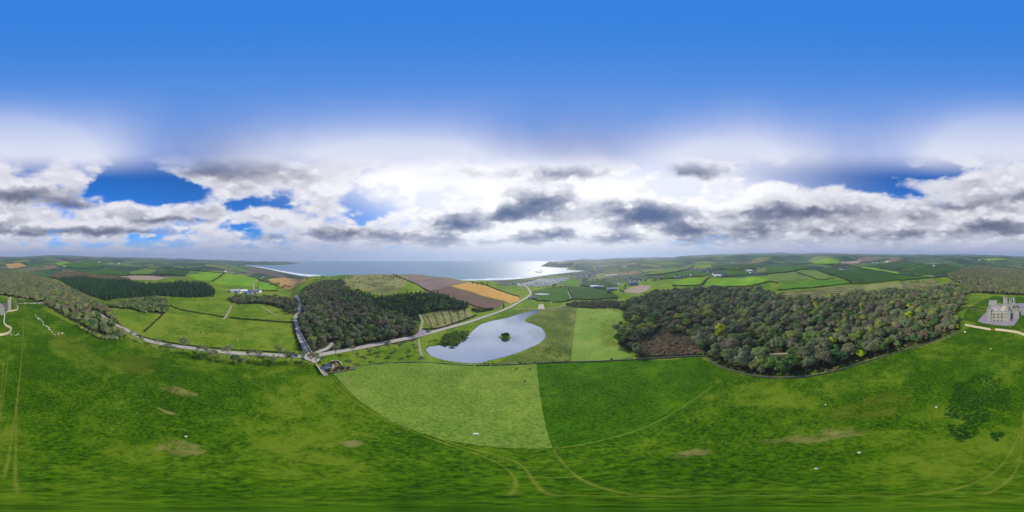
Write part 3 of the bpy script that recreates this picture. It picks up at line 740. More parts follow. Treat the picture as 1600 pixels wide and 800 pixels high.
for px, w, lab in [
  ([(33, 486), (37, 500), (37, 520), (34, 560), (28, 610), (22, 660), (14, 710), (5, 750)], 1.3, 'worn wheel rut, left edge outer'), ([(36, 500), (35, 540), (31, 590), (26, 640), (25, 700), (24, 745), (30, 775)], 1.3, 'worn wheel rut, left edge inner'),
  ([(16, 530), (10, 580), (3, 640), (-6, 700)], 1.2, 'worn wheel rut towards the castle wall'),
  ([(511, 586), (530, 608), (560, 633), (600, 655), (650, 677), (700, 695), (750, 712), (785, 728), (804, 748), (800, 770), (790, 786)], 1.2, 'wheel rut curving below the pale field'),
  ([(516, 585), (536, 606), (568, 631), (610, 653), (660, 675), (720, 697), (780, 713), (815, 728), (834, 752), (860, 773), (920, 785), (1100, 787)], 1.2, 'second wheel rut curving below the pale field'),
  ([(864, 701), (905, 696), (950, 686), (1000, 671), (1050, 647), (1085, 624), (1116, 602)], 1.4, 'faint line across the lush field'),
  ([(864, 701), (885, 730), (910, 750), (950, 765), (1010, 775), (1100, 781), (1200, 783), (1320, 779), (1420, 774), (1500, 762), (1550, 740), (1580, 706), (1595, 672), (1600, 640), (1604, 590), (1606, 560)], 1.2, 'long curved rut round the right field'),
  ([(1598, 690), (1590, 730), (1570, 755), (1530, 775)], 1.0, 'short rut at right edge'), ([(820, 745), (850, 747), (900, 745)], 1.0, 'short cross rut'),
  ([(390, 658), (415, 642), (440, 628), (470, 607)], 1.2, 'faint diagonal rut in left field')]:
    strip(RUT, px, w, 'rut', 3, lab, True)
def patch(name, px, m, lay, label):
    """soft edged patch of different grass"""
    P = smooth(np.vstack([gps(px), gps(px[:1])]), 5)[:-1]; c = P.mean(0); n = len(P)
    vs = [c]; e = [1.]
    for k, ev in ((.35, 1.), (.6, .8), (.82, .35), (1., 0.)):
        for p in P: vs.append(c+(p-c)*k); e.append(ev)
    vs = np.array(vs); z = H(vs[:, 0], vs[:, 1])+lift(vs[:, 0], vs[:, 1], lay)
    f = [(0, 1+i, 1+(i+1) % n) for i in range(n)]
    for r in range(3):
        for i in range(n): f.append((1+r*n+i, 1+(r+1)*n+i, 1+(r+1)*n+(i+1) % n, 1+r*n+(i+1) % n))
    o = mesh(name, np.column_stack([vs, z]), f, m); at = o.data.attributes.new('edge', 'FLOAT', 'POINT'); at.data.foreach_set('value', e)
    tag(o, label, kind='structure'); return o
for px, m_, lab in [
  ([(1470, 600), (1510, 565), (1555, 555), (1590, 580), (1560, 585), (1510, 590)], 'lushpatch', 'bright lush grass near the castle'),
  ([(235, 605), (265, 598), (310, 612), (318, 620), (280, 622)], 'drygrass', 'dry straw patch'), ([(230, 630), (260, 640), (290, 652), (260, 648)], 'drygrass', 'thin dry streak'),
  ([(230, 690), (280, 682), (330, 695), (340, 712), (280, 718), (230, 708)], 'drygrass', 'pale flattened grass'), ([(440, 646), (460, 643), (474, 648), (455, 652)], 'lushpatch', 'bright tuft patch'),
  ([(150, 560), (190, 540), (230, 548), (260, 575), (240, 600), (180, 590)], 'sourgrass', 'yellowish sour grass'), ([(60, 510), (110, 520), (160, 545), (150, 570), (90, 550)], 'sourgrass', 'yellowish slope grass'),
   ([(300, 645), (370, 640), (380, 665), (320, 665)], 'lushpatch', 'lush hollow'), ([(520, 690), (560, 684), (580, 694), (540, 702)], 'drygrass', 'pale patch'),
  ([(1150, 690), (1230, 678), (1330, 660), (1400, 668), (1330, 685), (1200, 698)], 'drygrass', 'dry streak across right field'), ([(1020, 705), (1100, 698), (1120, 708), (1050, 722)], 'drygrass', 'dry patch below lush field'),
  ([(526, 588), (548, 586), (552, 600), (540, 606)], 'drygrass', 'worn gateway grass'), ([(885, 485), (905, 490), (906, 505), (888, 504)], 'drygrass', 'poached mud at gate'),
   ([(1240, 640), (1400, 600), (1450, 620), (1380, 660), (1270, 665)], 'sourgrass', 'yellow tinged right slope'),
   ([(935, 490), (965, 495), (960, 540), (975, 556), (930, 555)], 'sourgrass', 'yellowish grass by wood edge')]:
    patch('grass_patch', px, m_, 3, lab)
# breakers in the bay, painted glitter off the caravan shore
def surf_glint(pts, w, lab):
    P = np.array([seapt(*p) for p in pts]); P = smooth(P)
    r = np.hypot(P[:, 0], P[:, 1]); n = len(P); vs = []; e = []
    for k, ev in ((-.25, .2), (0, 1.), (.45, .9), (1, 0.)):
        q = P*(1+k*w/r)[:, None]; rr = np.hypot(q[:, 0], q[:, 1]); vs.append(np.column_stack([q, SEA-rr**2/(2*RAD)+.7])); e.append(np.full(n, ev))
    f = [(a*n+i, (a+1)*n+i, (a+1)*n+i+1, a*n+i+1) for a in range(3) for i in range(n-1)]
    o = mesh('surf_glint', np.vstack(vs), f, 'foam_glint'); at = o.data.attributes.new('edge', 'FLOAT', 'POINT'); at.data.foreach_set('value', np.concatenate(e))
    tag(o, lab, kind='structure')
surf_glint([(384, 414.6), (395, 416.4), (420, 420.8), (440, 425.2), (470, 430.6), (500, 433.6)], 190, 'white breakers along the bay beach')
surf_glint([(700, 439.6), (745, 438), (800, 436.6), (830, 433.6), (860, 429), (890, 425.4)], 60, 'glitter painted white on the water before the caravan park')  # white strips here and below stand in for light glittering on the water
surf_glint([(760, 436.2), (800, 435), (825, 432.4), (845, 429.6)], 40, 'second line of painted white glitter')
strip('lake_margin', None, 2.4, 'mud', 1, 'muddy reed margin round the lake', True, np.vstack([LAKEPOLY, LAKEPOLY[:1]]))

# ------------------------------------------------------------------ trees
def quads(name, P, N, size, m, asp=1.6, parent=None):
    """leaf sized rhombs at P facing N"""
    n = len(P); N = N/np.maximum(np.linalg.norm(N, axis=1), 1e-6)[:, None]
    ref = rng.normal(size=(n, 3)); U = np.cross(N, ref); U /= np.maximum(np.linalg.norm(U, axis=1), 1e-6)[:, None]; W_ = np.cross(N, U)
    s = np.asarray(size).reshape(-1, 1)*np.ones((n, 1))
    v = np.stack([P+U*s*asp*.5, P+W_*s*.5, P-U*s*asp*.5, P-W_*s*.5], 1).reshape(-1, 3)
    me = bpy.data.meshes.new(name); me.vertices.add(4*n); me.vertices.foreach_set('co', v.ravel())
    me.loops.add(4*n); me.loops.foreach_set('vertex_index', np.arange(4*n, dtype=np.int32))
    me.polygons.add(n); me.polygons.foreach_set('loop_start', np.arange(0, 4*n, 4, dtype=np.int32)); me.polygons.foreach_set('loop_total', np.full(n, 4, np.int32))
    me.update(calc_edges=True)
    if m: me.materials.append(MATS[m])
    return me
def sphere_dirs(n):
    d = rng.normal(size=(n, 3)); return d/np.linalg.norm(d, axis=1)[:, None]
def crown_me(name, m, rx, rz, zc, nclump, nleaf, leaf, sparse=0., low=-.35):
    Ps = []; Ns = []
    d = sphere_dirs(nclump*3); d = d[d[:, 2] > low][:nclump]
    for q in d:
        k = rng.uniform(.42, .88); c = q*np.array([rx, rx, rz])*k+np.array([0, 0, zc])
        cr = rng.uniform(.20, .46)*rx
        e = sphere_dirs(nleaf); e[:, 2] = np.where(e[:, 2] < -.3, -e[:, 2], e[:, 2])
        rad = cr*rng.uniform(.55-sparse*.4, 1.08, size=(nleaf, 1))
        Ps.append(c+e*rad*np.array([1, 1, .85])); Ns.append(e+q*.5+rng.normal(size=e.shape)*(.45+sparse*.5))
    P = np.vstack(Ps); N = np.vstack(Ns)
    return quads(name, P, N, leaf*rng.uniform(.6, 1.3, size=len(P)), m)
def trunk_me(name, m, h, r, zc, rx, rz, limbs, twig=0):
    b = MB(); top = Vector((rng.uniform(-.3, .3), rng.uniform(-.3, .3), h)); b.tube((0, 0, -.6), top, r, r*.65, 7)
    for i in range(limbs):
        a = 2*PI*i/limbs+rng.uniform(-.4, .4); k = rng.uniform(.55, .85); up = rng.uniform(-.1, .8)
        e = Vector((math.cos(a)*rx*k*math.sqrt(1-max(up, 0)**2), math.sin(a)*rx*k*math.sqrt(1-max(up, 0)**2), zc+up*rz*.8))
        mid = top.lerp(e, .5)+Vector((0, 0, -.06*h)); b.tube(top-Vector((0, 0, rng.uniform(0, h*.25))), mid, r*.45, r*.3, 5); b.tube(mid, e, r*.3, r*.10, 4)
        for j in range(twig):
            q = mid.lerp(e, rng.uniform(.1, 1)); t = Vector(rng.normal(size=3)); t.z = abs(t.z)+.2; b.tube(q, q+t.normalized()*rx*rng.uniform(.25, .5), r*.12, r*.05, 3)
    o = b.build(name, m); me = o.data; bpy.data.objects.remove(o); return me
def conifer_me(name, m, h, r, n):
    t = rng.random(n)**.75; z = h*(.10+.90*t); lay = np.floor(z/(h*.055)); z = (lay+rng.uniform(.1, .75, n))*h*.055
    rr = r*(1-z/h*.97)*np.sqrt(rng.uniform(.25, 1.05, n))*(1+.18*np.sin(lay*2.4)); a = rng.uniform(0, 2*PI, n)
    P = np.stack([rr*np.cos(a), rr*np.sin(a), z-rr*.28], 1); N = np.stack([np.cos(a), np.sin(a), np.full(n, .9)], 1)+rng.normal(size=(n, 3))*.35
    return quads(name, P, N, .55*rng.uniform(.6, 1.3, n)*(1-.4*z/h), m, 2.0)
PROTO = {}
def proto(kind, crowns, trunks): PROTO[kind] = (crowns, trunks)
B = {}
for i in range(5):
    hh = (9.5, 11, 8.5, 10, 9)[i]; rx = (4.6, 5.0, 4.2, 5.4, 3.8)[i]
    B.setdefault('grey', []).append((crown_me('crown', 'leaf_grey', rx, hh*.40, hh*.62, 26+3*i, 95, .50), trunk_me('trunk', 'bark', hh*.35, .28, hh*.62, rx, hh*.4, 6)))
    B.setdefault('brown', []).append((crown_me('crown', 'leaf_brown', rx*.95, hh*.42, hh*.62, 24, 90, .46, .4), trunk_me('trunk', 'bark', hh*.35, .26, hh*.62, rx, hh*.4, 6, 2)))
for i in range(3):
    hh = (9, 10.5, 8)[i]; rx = (4.2, 4.6, 4.0)[i]
    B.setdefault('green', []).append((crown_me('crown', 'leaf_green', rx, hh*.42, hh*.6, 26, 100, .5), trunk_me('trunk', 'bark', hh*.35, .28, hh*.6, rx, hh*.4, 5)))
    B.setdefault('bright', []).append((crown_me('crown', 'leaf_bright', rx*.85, hh*.38, hh*.6, 20, 95, .48), trunk_me('trunk', 'bark', hh*.35, .24, hh*.6, rx, hh*.4, 5)))
    B.setdefault('bare', []).append((crown_me('crown', 'leaf_grey', rx*.8, hh*.32, hh*.72, 16, 55, .34, .9, -.1), trunk_me('trunk', 'pale_bark', hh*.42, .24, hh*.72, rx*.9, hh*.34, 8, 5)))
    B.setdefault('pine', []).append((conifer_me('crown', 'needle', (14, 12, 15.5)[i], (2.7, 2.4, 3.0)[i], 1300), MB().tube((0, 0, -.6), (0, 0, 8), .24, .1, 6).build('trunk', 'bark').data))
    B.setdefault('isle', []).append((crown_me('crown', 'leaf_isle', 2.9, 2.4, 2.8, 16, 110, .34), trunk_me('trunk', 'bark', 1.5, .16, 2.8, 2.6, 2.2, 5)))
    B.setdefault('bush', []).append((crown_me('crown', 'leaf_bush', 2.2, 1.5, 1.3, 13, 90, .30, 0, -.2), trunk_me('stem', 'bark', .7, .09, 1.3, 2, 1.3, 6)))
    B.setdefault('shrub', []).append((crown_me('crown', 'bracken', 1.8, 1.1, .9, 11, 60, .34, .5, -.2), trunk_me('stem', 'bark', .5, .07, .9, 1.6, 1, 6)))
    B.setdefault('scrub', []).append((crown_me('crown', 'leaf_hedge', 2.0, 1.4, 1.2, 12, 70, .34, .2, -.2), trunk_me('stem', 'bark', .6, .08, 1.2, 1.8, 1.2, 6)))
for i in range(3): B.setdefault('weed', []).append((crown_me('crown', 'leaf_weed', 1.0, .7, .4, 9, 34, .30, .6, -.1), trunk_me('stem', 'leaf_weed', .3, .04, .4, .8, .5, 5)))
for o in [o for o in C.objects if o.name.startswith('trunk')]: bpy.data.objects.remove(o)
CROWNREF = {}
def tree(kind, name, x, y, sc, label, cat='tree', group=None, var=None, sz=None):
    L = B[kind]; i = int(rng.integers(len(L))) if var is None else var
    cm, tm = L[i]
    o = empty(name, (x, y, hz(x, y)), rng.uniform(0, 2*PI)); o.scale = (sc, sc, sz or sc*rng.uniform(.9, 1.12))
    t = bpy.data.objects.new('stem' if kind in ('bush', 'shrub', 'scrub', 'weed', 'tuft') else 'trunk', tm); C.objects.link(t); t.parent = o
    c = bpy.data.objects.new('crown', cm); C.objects.link(c); c.parent = o
    CROWNREF.setdefault((kind, i), c)
    tag(o, label, cat, group); return o
def scatter(poly, sp, jit=.45, drop=0.):
    lo = poly.min(0); hi = poly.max(0)
    gx, gy = np.meshgrid(np.arange(lo[0], hi[0], sp), np.arange(lo[1], hi[1], sp*.9)); gx = gx+(np.arange(gx.shape[0])[:, None] % 2)*sp*.5
    gx = (gx+rng.uniform(-jit, jit, gx.shape)*sp).ravel(); gy = (gy+rng.uniform(-jit, jit, gy.shape)*sp).ravel()
    k = inpoly(poly, gx, gy) & (rng.random(len(gx)) >= drop)
    return np.stack([gx[k], gy[k]], 1)
def mass(name, pts, sc, kinds, label, cat):
    """far trees that read as one mass: one object that instances the crowns"""
    z = H(pts[:, 0], pts[:, 1]); n = len(pts)
    me = bpy.data.meshes.new(name); me.from_pydata([(p[0], p[1], q-.2) for p, q in zip(pts, z)], [], [])
    at = me.attributes.new('sc', 'FLOAT', 'POINT'); at.data.foreach_set('value', sc)
    at = me.attributes.new('rz', 'FLOAT_VECTOR', 'POINT'); rv = np.zeros((n, 3)); rv[:, 2] = rng.uniform(0, 6.28, n); at.data.foreach_set('vector', rv.ravel())
    refs = [CROWNREF[k] for k in sorted(CROWNREF) if k[0] in kinds]
    wts = [kinds[k[0]] for k in sorted(CROWNREF) if k[0] in kinds]; wts = np.array(wts)/sum(wts)
    at = me.attributes.new('pick', 'INT', 'POINT'); at.data.foreach_set('value', rng.choice(len(refs), n, p=wts).astype(np.int32))
    o = bpy.data.objects.new(name, me); C.objects.link(o)
    ng = bpy.data.node_groups.new(name, 'GeometryNodeTree')
    ng.interface.new_socket('Geometry', in_out='INPUT', socket_type='NodeSocketGeometry'); ng.interface.new_socket('Geometry', in_out='OUTPUT', socket_type='NodeSocketGeometry')
    gi = ng.nodes.new('NodeGroupInput'); go = ng.nodes.new('NodeGroupOutput'); ip = ng.nodes.new('GeometryNodeInstanceOnPoints'); jn = ng.nodes.new('GeometryNodeJoinGeometry')
    for r in reversed(refs):
        oi = ng.nodes.new('GeometryNodeObjectInfo'); oi.transform_space = 'ORIGINAL'; oi.inputs['Object'].default_value = r; oi.inputs['As Instance'].default_value = True
        ng.links.new(oi.outputs['Geometry'], jn.inputs[0])
    def na(nm, ty):
        a = ng.nodes.new('GeometryNodeInputNamedAttribute'); a.data_type = ty; a.inputs['Name'].default_value = nm; return a.outputs['Attribute']
    ng.links.new(gi.outputs[0], ip.inputs['Points']); ng.links.new(jn.outputs[0], ip.inputs['Instance']); ip.inputs['Pick Instance'].default_value = True
    ng.links.new(na('pick', 'INT'), ip.inputs['Instance Index']); ng.links.new(na('sc', 'FLOAT'), ip.inputs['Scale'])
    er = ng.nodes.new('FunctionNodeEulerToRotation'); ng.links.new(na('rz', 'FLOAT_VECTOR'), er.inputs[0]); ng.links.new(er.outputs[0], ip.inputs['Rotation'])
    ng.links.new(ip.outputs[0], go.inputs[0])
    md = o.modifiers.new('trees', 'NODES'); md.node_group = ng
    tag(o, label, cat, kind='stuff'); return o
def away(P, lines, d):
    k = np.ones(len(P), bool)
    for L in lines: k &= pdist(L, P[:, 0], P[:, 1], False) > d
    return P[k]
RD = [gps([(150, 487), (180, 507), (225, 530), (290, 543), (370, 552), (487, 557)]), gps([(485, 557), (466, 522), (461, 505), (468, 485), (468, 472), (462, 462)]), gps([(486, 557), (560, 544), (640, 528), (720, 507), (790, 483)]),
      gps([(1180, 553), (1220, 553), (1270, 553), (1310, 547), (1340, 541)]), gps([(489, 554), (510, 545), (520, 536)]), gps([(656, 520), (660, 502), (656, 492)])]
near = lambda P: P[np.argsort(np.hypot(P[:, 0], P[:, 1]))]
# --- the big wood on the right
R = near(away(scatter(WP['r'], 7.2), RD, 4.5))
BRK = gps([(1000, 556), (996, 535), (1030, 520), (1080, 525), (1097, 553), (1060, 556)])
R = R[~inpoly(BRK, R[:, 0], R[:, 1])]
kind = rng.random(len(R))
BR = gps([(1126, 527), (1035, 477), (1075, 509), (1132, 508), (1152, 472), (1122, 530), (1260, 491), (1275, 487), (1228, 511), (1310, 523), (1345, 560), (1300, 540), (1160, 479), (1180, 557), (1100, 474), (1350, 503), (1060, 505), (1420, 484), (1475, 466), (1270, 474), (1230, 482), (1150, 474), (1245, 568), (1345, 482)])
for i, p in enumerate(BR):
    tree('bright', 'budding_tree', p[0], p[1], 1.45 if i == 0 else rng.uniform(.9, 1.3), 'yellow-green budding tree among grey trees of the right-hand wood' if i else 'brightest yellow tree near the front edge of the right-hand wood', 'tree', 'budding trees in the right-hand wood')
R = R[np.array([np.min(np.hypot(*(BR-p).T)) > 5.5 for p in R])]
kind = rng.random(len(R)); NR = 165
RW_ = gps([(1000, 562), (1095, 557), (1135, 577), (1180, 588), (1230, 591), (1290, 584), (1350, 567), (1420, 546), (1500, 519)])
def where(p):
    px = (math.degrees(math.atan2(p[0], p[1]))/.225+800) % 1600; d = float(pdist(RW_, np.array([p[0]]), np.array([p[1]]), False)[0])
    row = 'at the wall' if d < 9 else 'just behind the wall trees' if d < 20 else 'well inside'
    sec = 'by the brambles' if px < 1130 else 'left of the lowest dip' if px < 1220 else 'at the lowest dip' if px < 1290 else 'below the utility poles' if px < 1370 else 'nearer the castle' if px < 1440 else 'nearest the castle'
    return row+', right-hand wood, '+sec
for p, k in zip(R[:NR], kind):
    kd = 'grey' if k < .72 else 'brown' if k < .80 else 'green'; wh = where(p)
    tree(kd, {'grey': 'broadleaf_tree', 'brown': 'bare_tree', 'green': 'leafing_tree'}[kd], p[0], p[1], .58+.95*rng.random()**1.7,
         {'grey': 'grey-green tree ', 'brown': 'brownish bare tree ', 'green': 'dull green tree '}[kd]+wh, 'tree', {'grey': 'grey-green trees ', 'brown': 'brownish trees ', 'green': 'dull green trees '}[kd]+wh)
mass('far_woodland', R[NR:], (.52+.9*rng.random(len(R)-NR)**1.6)*(.7+.6*vnoise(R[NR:, 0]/40+90, R[NR:, 1]/40+90, 41)), {'grey': 5, 'brown': 1.8, 'green': 1.8, 'bright': .25, 'pine': .25}, 'grey-green mass of trees filling the back of the right-hand wood', 'woodland')
# bramble slope at its left corner
K = near(scatter(BRK, 1.9, .9, .1))
mass_b = K[90:]
for p in K[:90]: tree('shrub', 'bramble_bush', p[0], p[1], rng.uniform(.6, 1.5), 'brown leafless bramble bush on the slope beside the right-hand wood', 'bush', 'brambles on the brown slope')
mass('bramble_thicket', mass_b, rng.uniform(.6, 1.2, len(mass_b)), {'shrub': 1}, 'brown bramble thicket covering the upper slope', 'thicket')
# --- wood behind the castle and down the left slope
Lw = near(away(scatter(WP['b'], 7.0), RD, 5)); NB = 60
CASTLE_KEEP = gps([(1512, 484), (1552, 464), (1600, 466), (1652, 470), (1668, 478), (1625, 482), (1610, 520), (1540, 520)])
Lw = Lw[~inpoly(CASTLE_KEEP, Lw[:, 0], Lw[:, 1])]
for p in Lw[:NB]: tree('grey' if rng.random() < .75 else 'green', 'broadleaf_tree', p[0], p[1], rng.uniform(.6, .95), 'grey-green tree in the woodland belt on the slope left of the castle', 'tree', 'trees of the left slope belt')
mass('brown_woodland', Lw[NB:], rng.uniform(.6, 1.0, len(Lw)-NB), {'grey': 4, 'brown': 2, 'green': 1}, 'brown and grey woodland filling the valley behind the castle', 'woodland')
# --- plantations on the left
def plantation(key, sp, nn, label, group, masslabel, kinds=('pine',), scl=(.75, 1.1)):
    Q = near(away(scatter(WP[key], sp), RD, 4.6)); LK = {'pine': 'dark conifer', 'grey': 'grey-green tree', 'green': 'dull green tree', 'brown': 'brownish bare tree'}
    az = np.arctan2(Q[:nn, 0], Q[:nn, 1]); lo, hi = az.min(), az.max()+1e-6; dm = np.median(np.hypot(Q[:nn, 0], Q[:nn, 1]))
    for p in Q[:nn]:
        kd = kinds[int(rng.integers(len(kinds)))]; t = (math.atan2(p[0], p[1])-lo)/(hi-lo); sd = ('left third', 'middle', 'right third')[min(2, int(t*3))]; fb = 'front' if np.hypot(*p) < dm else 'back'
        lab = LK[kd]+' '+label+', '+sd+', '+fb+' rows'
        tree(kd, 'conifer_tree' if kd == 'pine' else 'broadleaf_tree', p[0], p[1], rng.uniform(*scl), lab, 'tree', LK[kd]+'s '+group+', '+sd+' '+fb)
    if len(Q) > nn: mass('conifer_plantation' if kinds[0] == 'pine' else 'woodland_belt', Q[nn:], rng.uniform(scl[0], scl[1], len(Q)-nn), {k: 1 for k in kinds}, masslabel, 'woodland')
plantation('lp', 6.0, 40, 'in the far left plantation', 'conifers of the far left plantation', 'dark conifer plantation far left below the green fields', ('pine',), (.6, 1.15))
plantation('dp', 5.6, 50, 'in the pointed plantation above the pastures', 'conifers above the pastures', 'dark conifer wood above the left pastures')
plantation('cp', 5.0, 95, 'on the hill behind the lake road', 'conifers on the central hill', 'dark conifers on the far side of the central hill', ('pine', 'pine', 'pine', 'green'), (.42, .95))
plantation('lc', 5.5, 26, 'in the clump above the left road', 'clump above the left road', 'grey trees', ('grey', 'green', 'grey'), (.5, .75))
plantation('lb', 8.0, 5, 'in the strip above the far left plantation', 'brown strip', 'brown bare woodland strip above the left plantation', ('brown',), (.6, .9))
plantation('fw', 6.0, 30, 'screening the farmyard', 'trees screening the farmyard', 'bare trees behind the farmyard', ('brown', 'grey', 'brown', 'green'), (.55, .85))
plantation('c', 5.4, 95, 'in the central wood by the lane', 'trees of the central wood', 'mixed trees at the back of the central wood', ('grey', 'green', 'grey', 'green', 'grey', 'brown'), (.55, .95))
plantation('h', 5.0, 25, 'in the belt behind the light green field', 'belt behind the light field', 'scrub belt', ('brown', 'grey'), (.4, .6))
for p in gps([(585, 533), (545, 541), (520, 475), (500, 480), (492, 510), (510, 520), (480, 505), (600, 505), (560, 520), (400, 468), (412, 470), (535, 500), (610, 470), (630, 490), (80, 487), (150, 500), (100, 470), (130, 490)]):
    tree('bright', 'budding_tree', p[0], p[1], rng.uniform(.4, .65), 'yellow-green budding tree dotted in the left and central woods', 'tree', 'budding trees in the left and central woods')
# skyline trees on the central hill
SK = gps([(470+i*8+(i*37 % 5), 437+((i*13) % 4)-(i > 5)*3.2) for i in range(20)])
for p in SK: tree('pine' if rng.random() < .4 else 'brown', 'skyline_tree', p[0], p[1], rng.uniform(.55, .95), 'small dark tree standing on the skyline of the central hill', 'tree', 'skyline trees of the central hill')
tree('pine', 'lone_pine', *gps([(787, 480)])[0], .75, 'lone dark pine at the lower corner of the golden field', 'tree')
# --- roadside trees
RT = [(208, 533, .8), (222, 538, .7), (245, 545, .75), (265, 547, .6), (288, 548, .95), (314, 560, .8), (325, 556, .6), (332, 565, .8), (345, 567, .6), (357, 564, .9), (368, 571, .75), (380, 570, .65), (392, 563, .7), (402, 566, .8), (415, 569, .7), (428, 570, .75), (436, 558, .8), (446, 567, .7),
      (456, 571, .75), (472, 568, .7), (486, 566, .65), (493, 569, .7), (524, 556, .9), (551, 553, .7), (557, 562, .7), (577, 555, .75), (592, 551, .65), (607, 547, .8), (546, 571, .65), (617, 556, .65), (627, 548, .75), (636, 558, .6), (646, 545, .7), (570, 566, .6), (590, 563, .6), (605, 565, .55), (650, 553, .6), (175, 524, .7), (190, 530, .7)]
for x_, y_, s_ in RT:
    p = gps([(x_, y_)])[0]
    tree('bare', 'roadside_tree', p[0], p[1], s_*(1.6 if x_ < 500 else 1.15), 'bare pale-trunked tree lining the road below the castle field' if x_ < 500 else 'bare tree on the grass between the lake road and the lower field', 'tree', 'bare trees along the left road' if x_ < 500 else 'bare trees by the lake road')
# --- lake bushes and island
for i, (dx, dy, s_) in enumerate([(0, 0, 1.0), (2.6, 1.5, .85), (-2.8, .6, .8), (.8, 3.2, .75), (-1.5, -2.6, .7), (2.8, -2.0, .7)]):
    tree('isle', 'island_tree', ISLE[0]+dx, ISLE[1]+dy, s_, 'dark green bushy tree on the round lake island', 'tree', 'trees on the lake island')
LB = scatter(gps([(688, 533), (698, 523), (720, 519), (733, 520), (729, 528), (716, 537), (708, 541), (698, 540)]), 2.7)
for p in LB: tree('bush', 'lakeside_bush', p[0], p[1], rng.uniform(.75, 1.15), 'bright green bush in the thicket on the lake shore', 'bush', 'bushes on the lake shore')
for p in gps([(671, 534), (675, 533), (680, 532), (684, 533), (757, 569), (752, 570), (763, 570), (770, 569.5), (745, 570.5), (836, 567), (812, 568), (820, 568), (864, 566), (875, 566), (885, 565.5), (870, 567), (955, 562)]):
    tree('scrub', 'dark_shrub', p[0], p[1], rng.uniform(.35, .6), 'low dark shrub near the lake edge', 'bush', 'dark shrubs round the lake')
for p in gps([(28, 470), (33, 470), (37, 472), (25, 466)]): tree('grey', 'yard_tree', p[0], p[1], rng.uniform(.5, .7), 'grey bushy tree behind the castle yard', 'tree', 'trees behind the castle yard')
for p in gps([(122, 512), (128, 516), (134, 519), (140, 522), (147, 526), (154, 529), (161, 532), (168, 533), (175, 531), (182, 532)]): tree('grey', 'slope_tree', p[0], p[1], rng.uniform(.45, .7), 'grey bush-like tree at the lower tip of the left belt', 'tree', 'trees at the lower tip of the left belt')
# weeds, rushes and undergrowth
def weeds(poly, sp, drop, nn, label, group, masslabel, scl):
    Q = near(scatter(gps(poly), sp, .9, drop)); c = Q.mean(0)
    k = vnoise(Q[:, 0]/5+50, Q[:, 1]/5+50, 31)+.35-np.hypot(*(Q-c).T)/max(np.hypot(*(Q-c).T))*.55 > .42; Q = Q[k]
    for p in Q[:nn]: tree('weed', 'weed_clump', p[0], p[1], rng.uniform(*scl), label, 'weed', group)
    if len(Q) > nn: mass('weed_patch', Q[nn:], rng.uniform(*scl, len(Q)-nn), {'weed': 1}, masslabel, 'weeds')
weeds([(1475, 645), (1490, 600), (1540, 575), (1576, 600), (1582, 650), (1550, 700), (1500, 710)], .85, .1, 40, 'dark green weed clump at the lower end of the weed patch near the castle', 'weeds near the castle', 'dark green patch of coarse weeds in the field near the castle', (.3, .65))
weeds([(120, 592), (160, 575), (195, 600), (170, 614), (130, 608)], 1.0, .5, 12, 'dark rush clump low on the left slope', 'rushes on the left slope', 'dark rushes on the left slope', (.25, .5))
weeds([(300, 508), (350, 503), (356, 520), (310, 524)], 2.0, .5, 12, 'dark rush clump in the cattle pasture', 'rushes in the cattle pasture', 'dark rushes in the cattle pasture', (.4, .8))
weeds([(845, 540), (890, 528), (893, 555), (845, 563)], 1.6, .55, 12, 'dark rush clump in the lakeside meadow', 'rushes in the lakeside meadow', 'dark rushes in the lakeside meadow', (.35, .7))
for i in range(3): B.setdefault('tuft', []).append((crown_me('crown', 'leaf_tuft', 1.0, .55, .25, 8, 26, .34, .6, -.1), trunk_me('stem', 'leaf_tuft', .2, .04, .25, .8, .4, 5)))
tq = []
for _ in range(16000):
    r = 12+150*rng.random()**.6; a = rng.uniform(0, 2*PI); tq.append((r*math.sin(a), r*math.cos(a)))
tq = np.array(tq); tq = tq[inpoly(mp, tq[:, 0], tq[:, 1])]; tq = tq[(vnoise(tq[:, 0]/9+70, tq[:, 1]/9+70, 51)*.6+vnoise(tq[:, 0]/31+70, tq[:, 1]/31+70, 52)*.6) > rng.uniform(.3, .8, len(tq))]
for p, wh in zip(gps([(300, 690), (760, 650), (1200, 660)]), ('pale stone of the left field', 'boulder pair in the pale field', 'middle of the right field')): tree('tuft', 'grass_tussock', p[0], p[1], .3, 'small grass tussock near the '+wh, 'tussock', None, 0 if 'left' in wh else 1 if 'boulder' in wh else 2)
mass('meadow_tussocks', tq, rng.uniform(.10, .34, len(tq)), {'tuft': 1}, 'tussocky grass all over the near field', 'grass')
ug = gps([(992, 559), (1040, 557), (1095, 555), (1115, 566), (1135, 575), (1180, 586), (1230, 589), (1290, 582), (1350, 565), (1420, 544), (1470, 528), (1500, 517)]); ug = smooth(ug, 12)
nu = 0
for p in ug:
    for j in range(2):
        r = np.hypot(*p); q = p*(1+rng.uniform(.8, 5.5)/r); kd = ('scrub', 'shrub', 'bush', 'scrub')[int(rng.integers(4))]
        tree(kd, 'undergrowth_bush', q[0], q[1], rng.uniform(.35, .85), 'low '+{'scrub': 'dark', 'shrub': 'brown', 'bush': 'green'}[kd]+' bush between the long wall and the wood, '+where(q).split(', ')[-1], 'bush', 'undergrowth '+kd+where(q).split(', ')[-1])
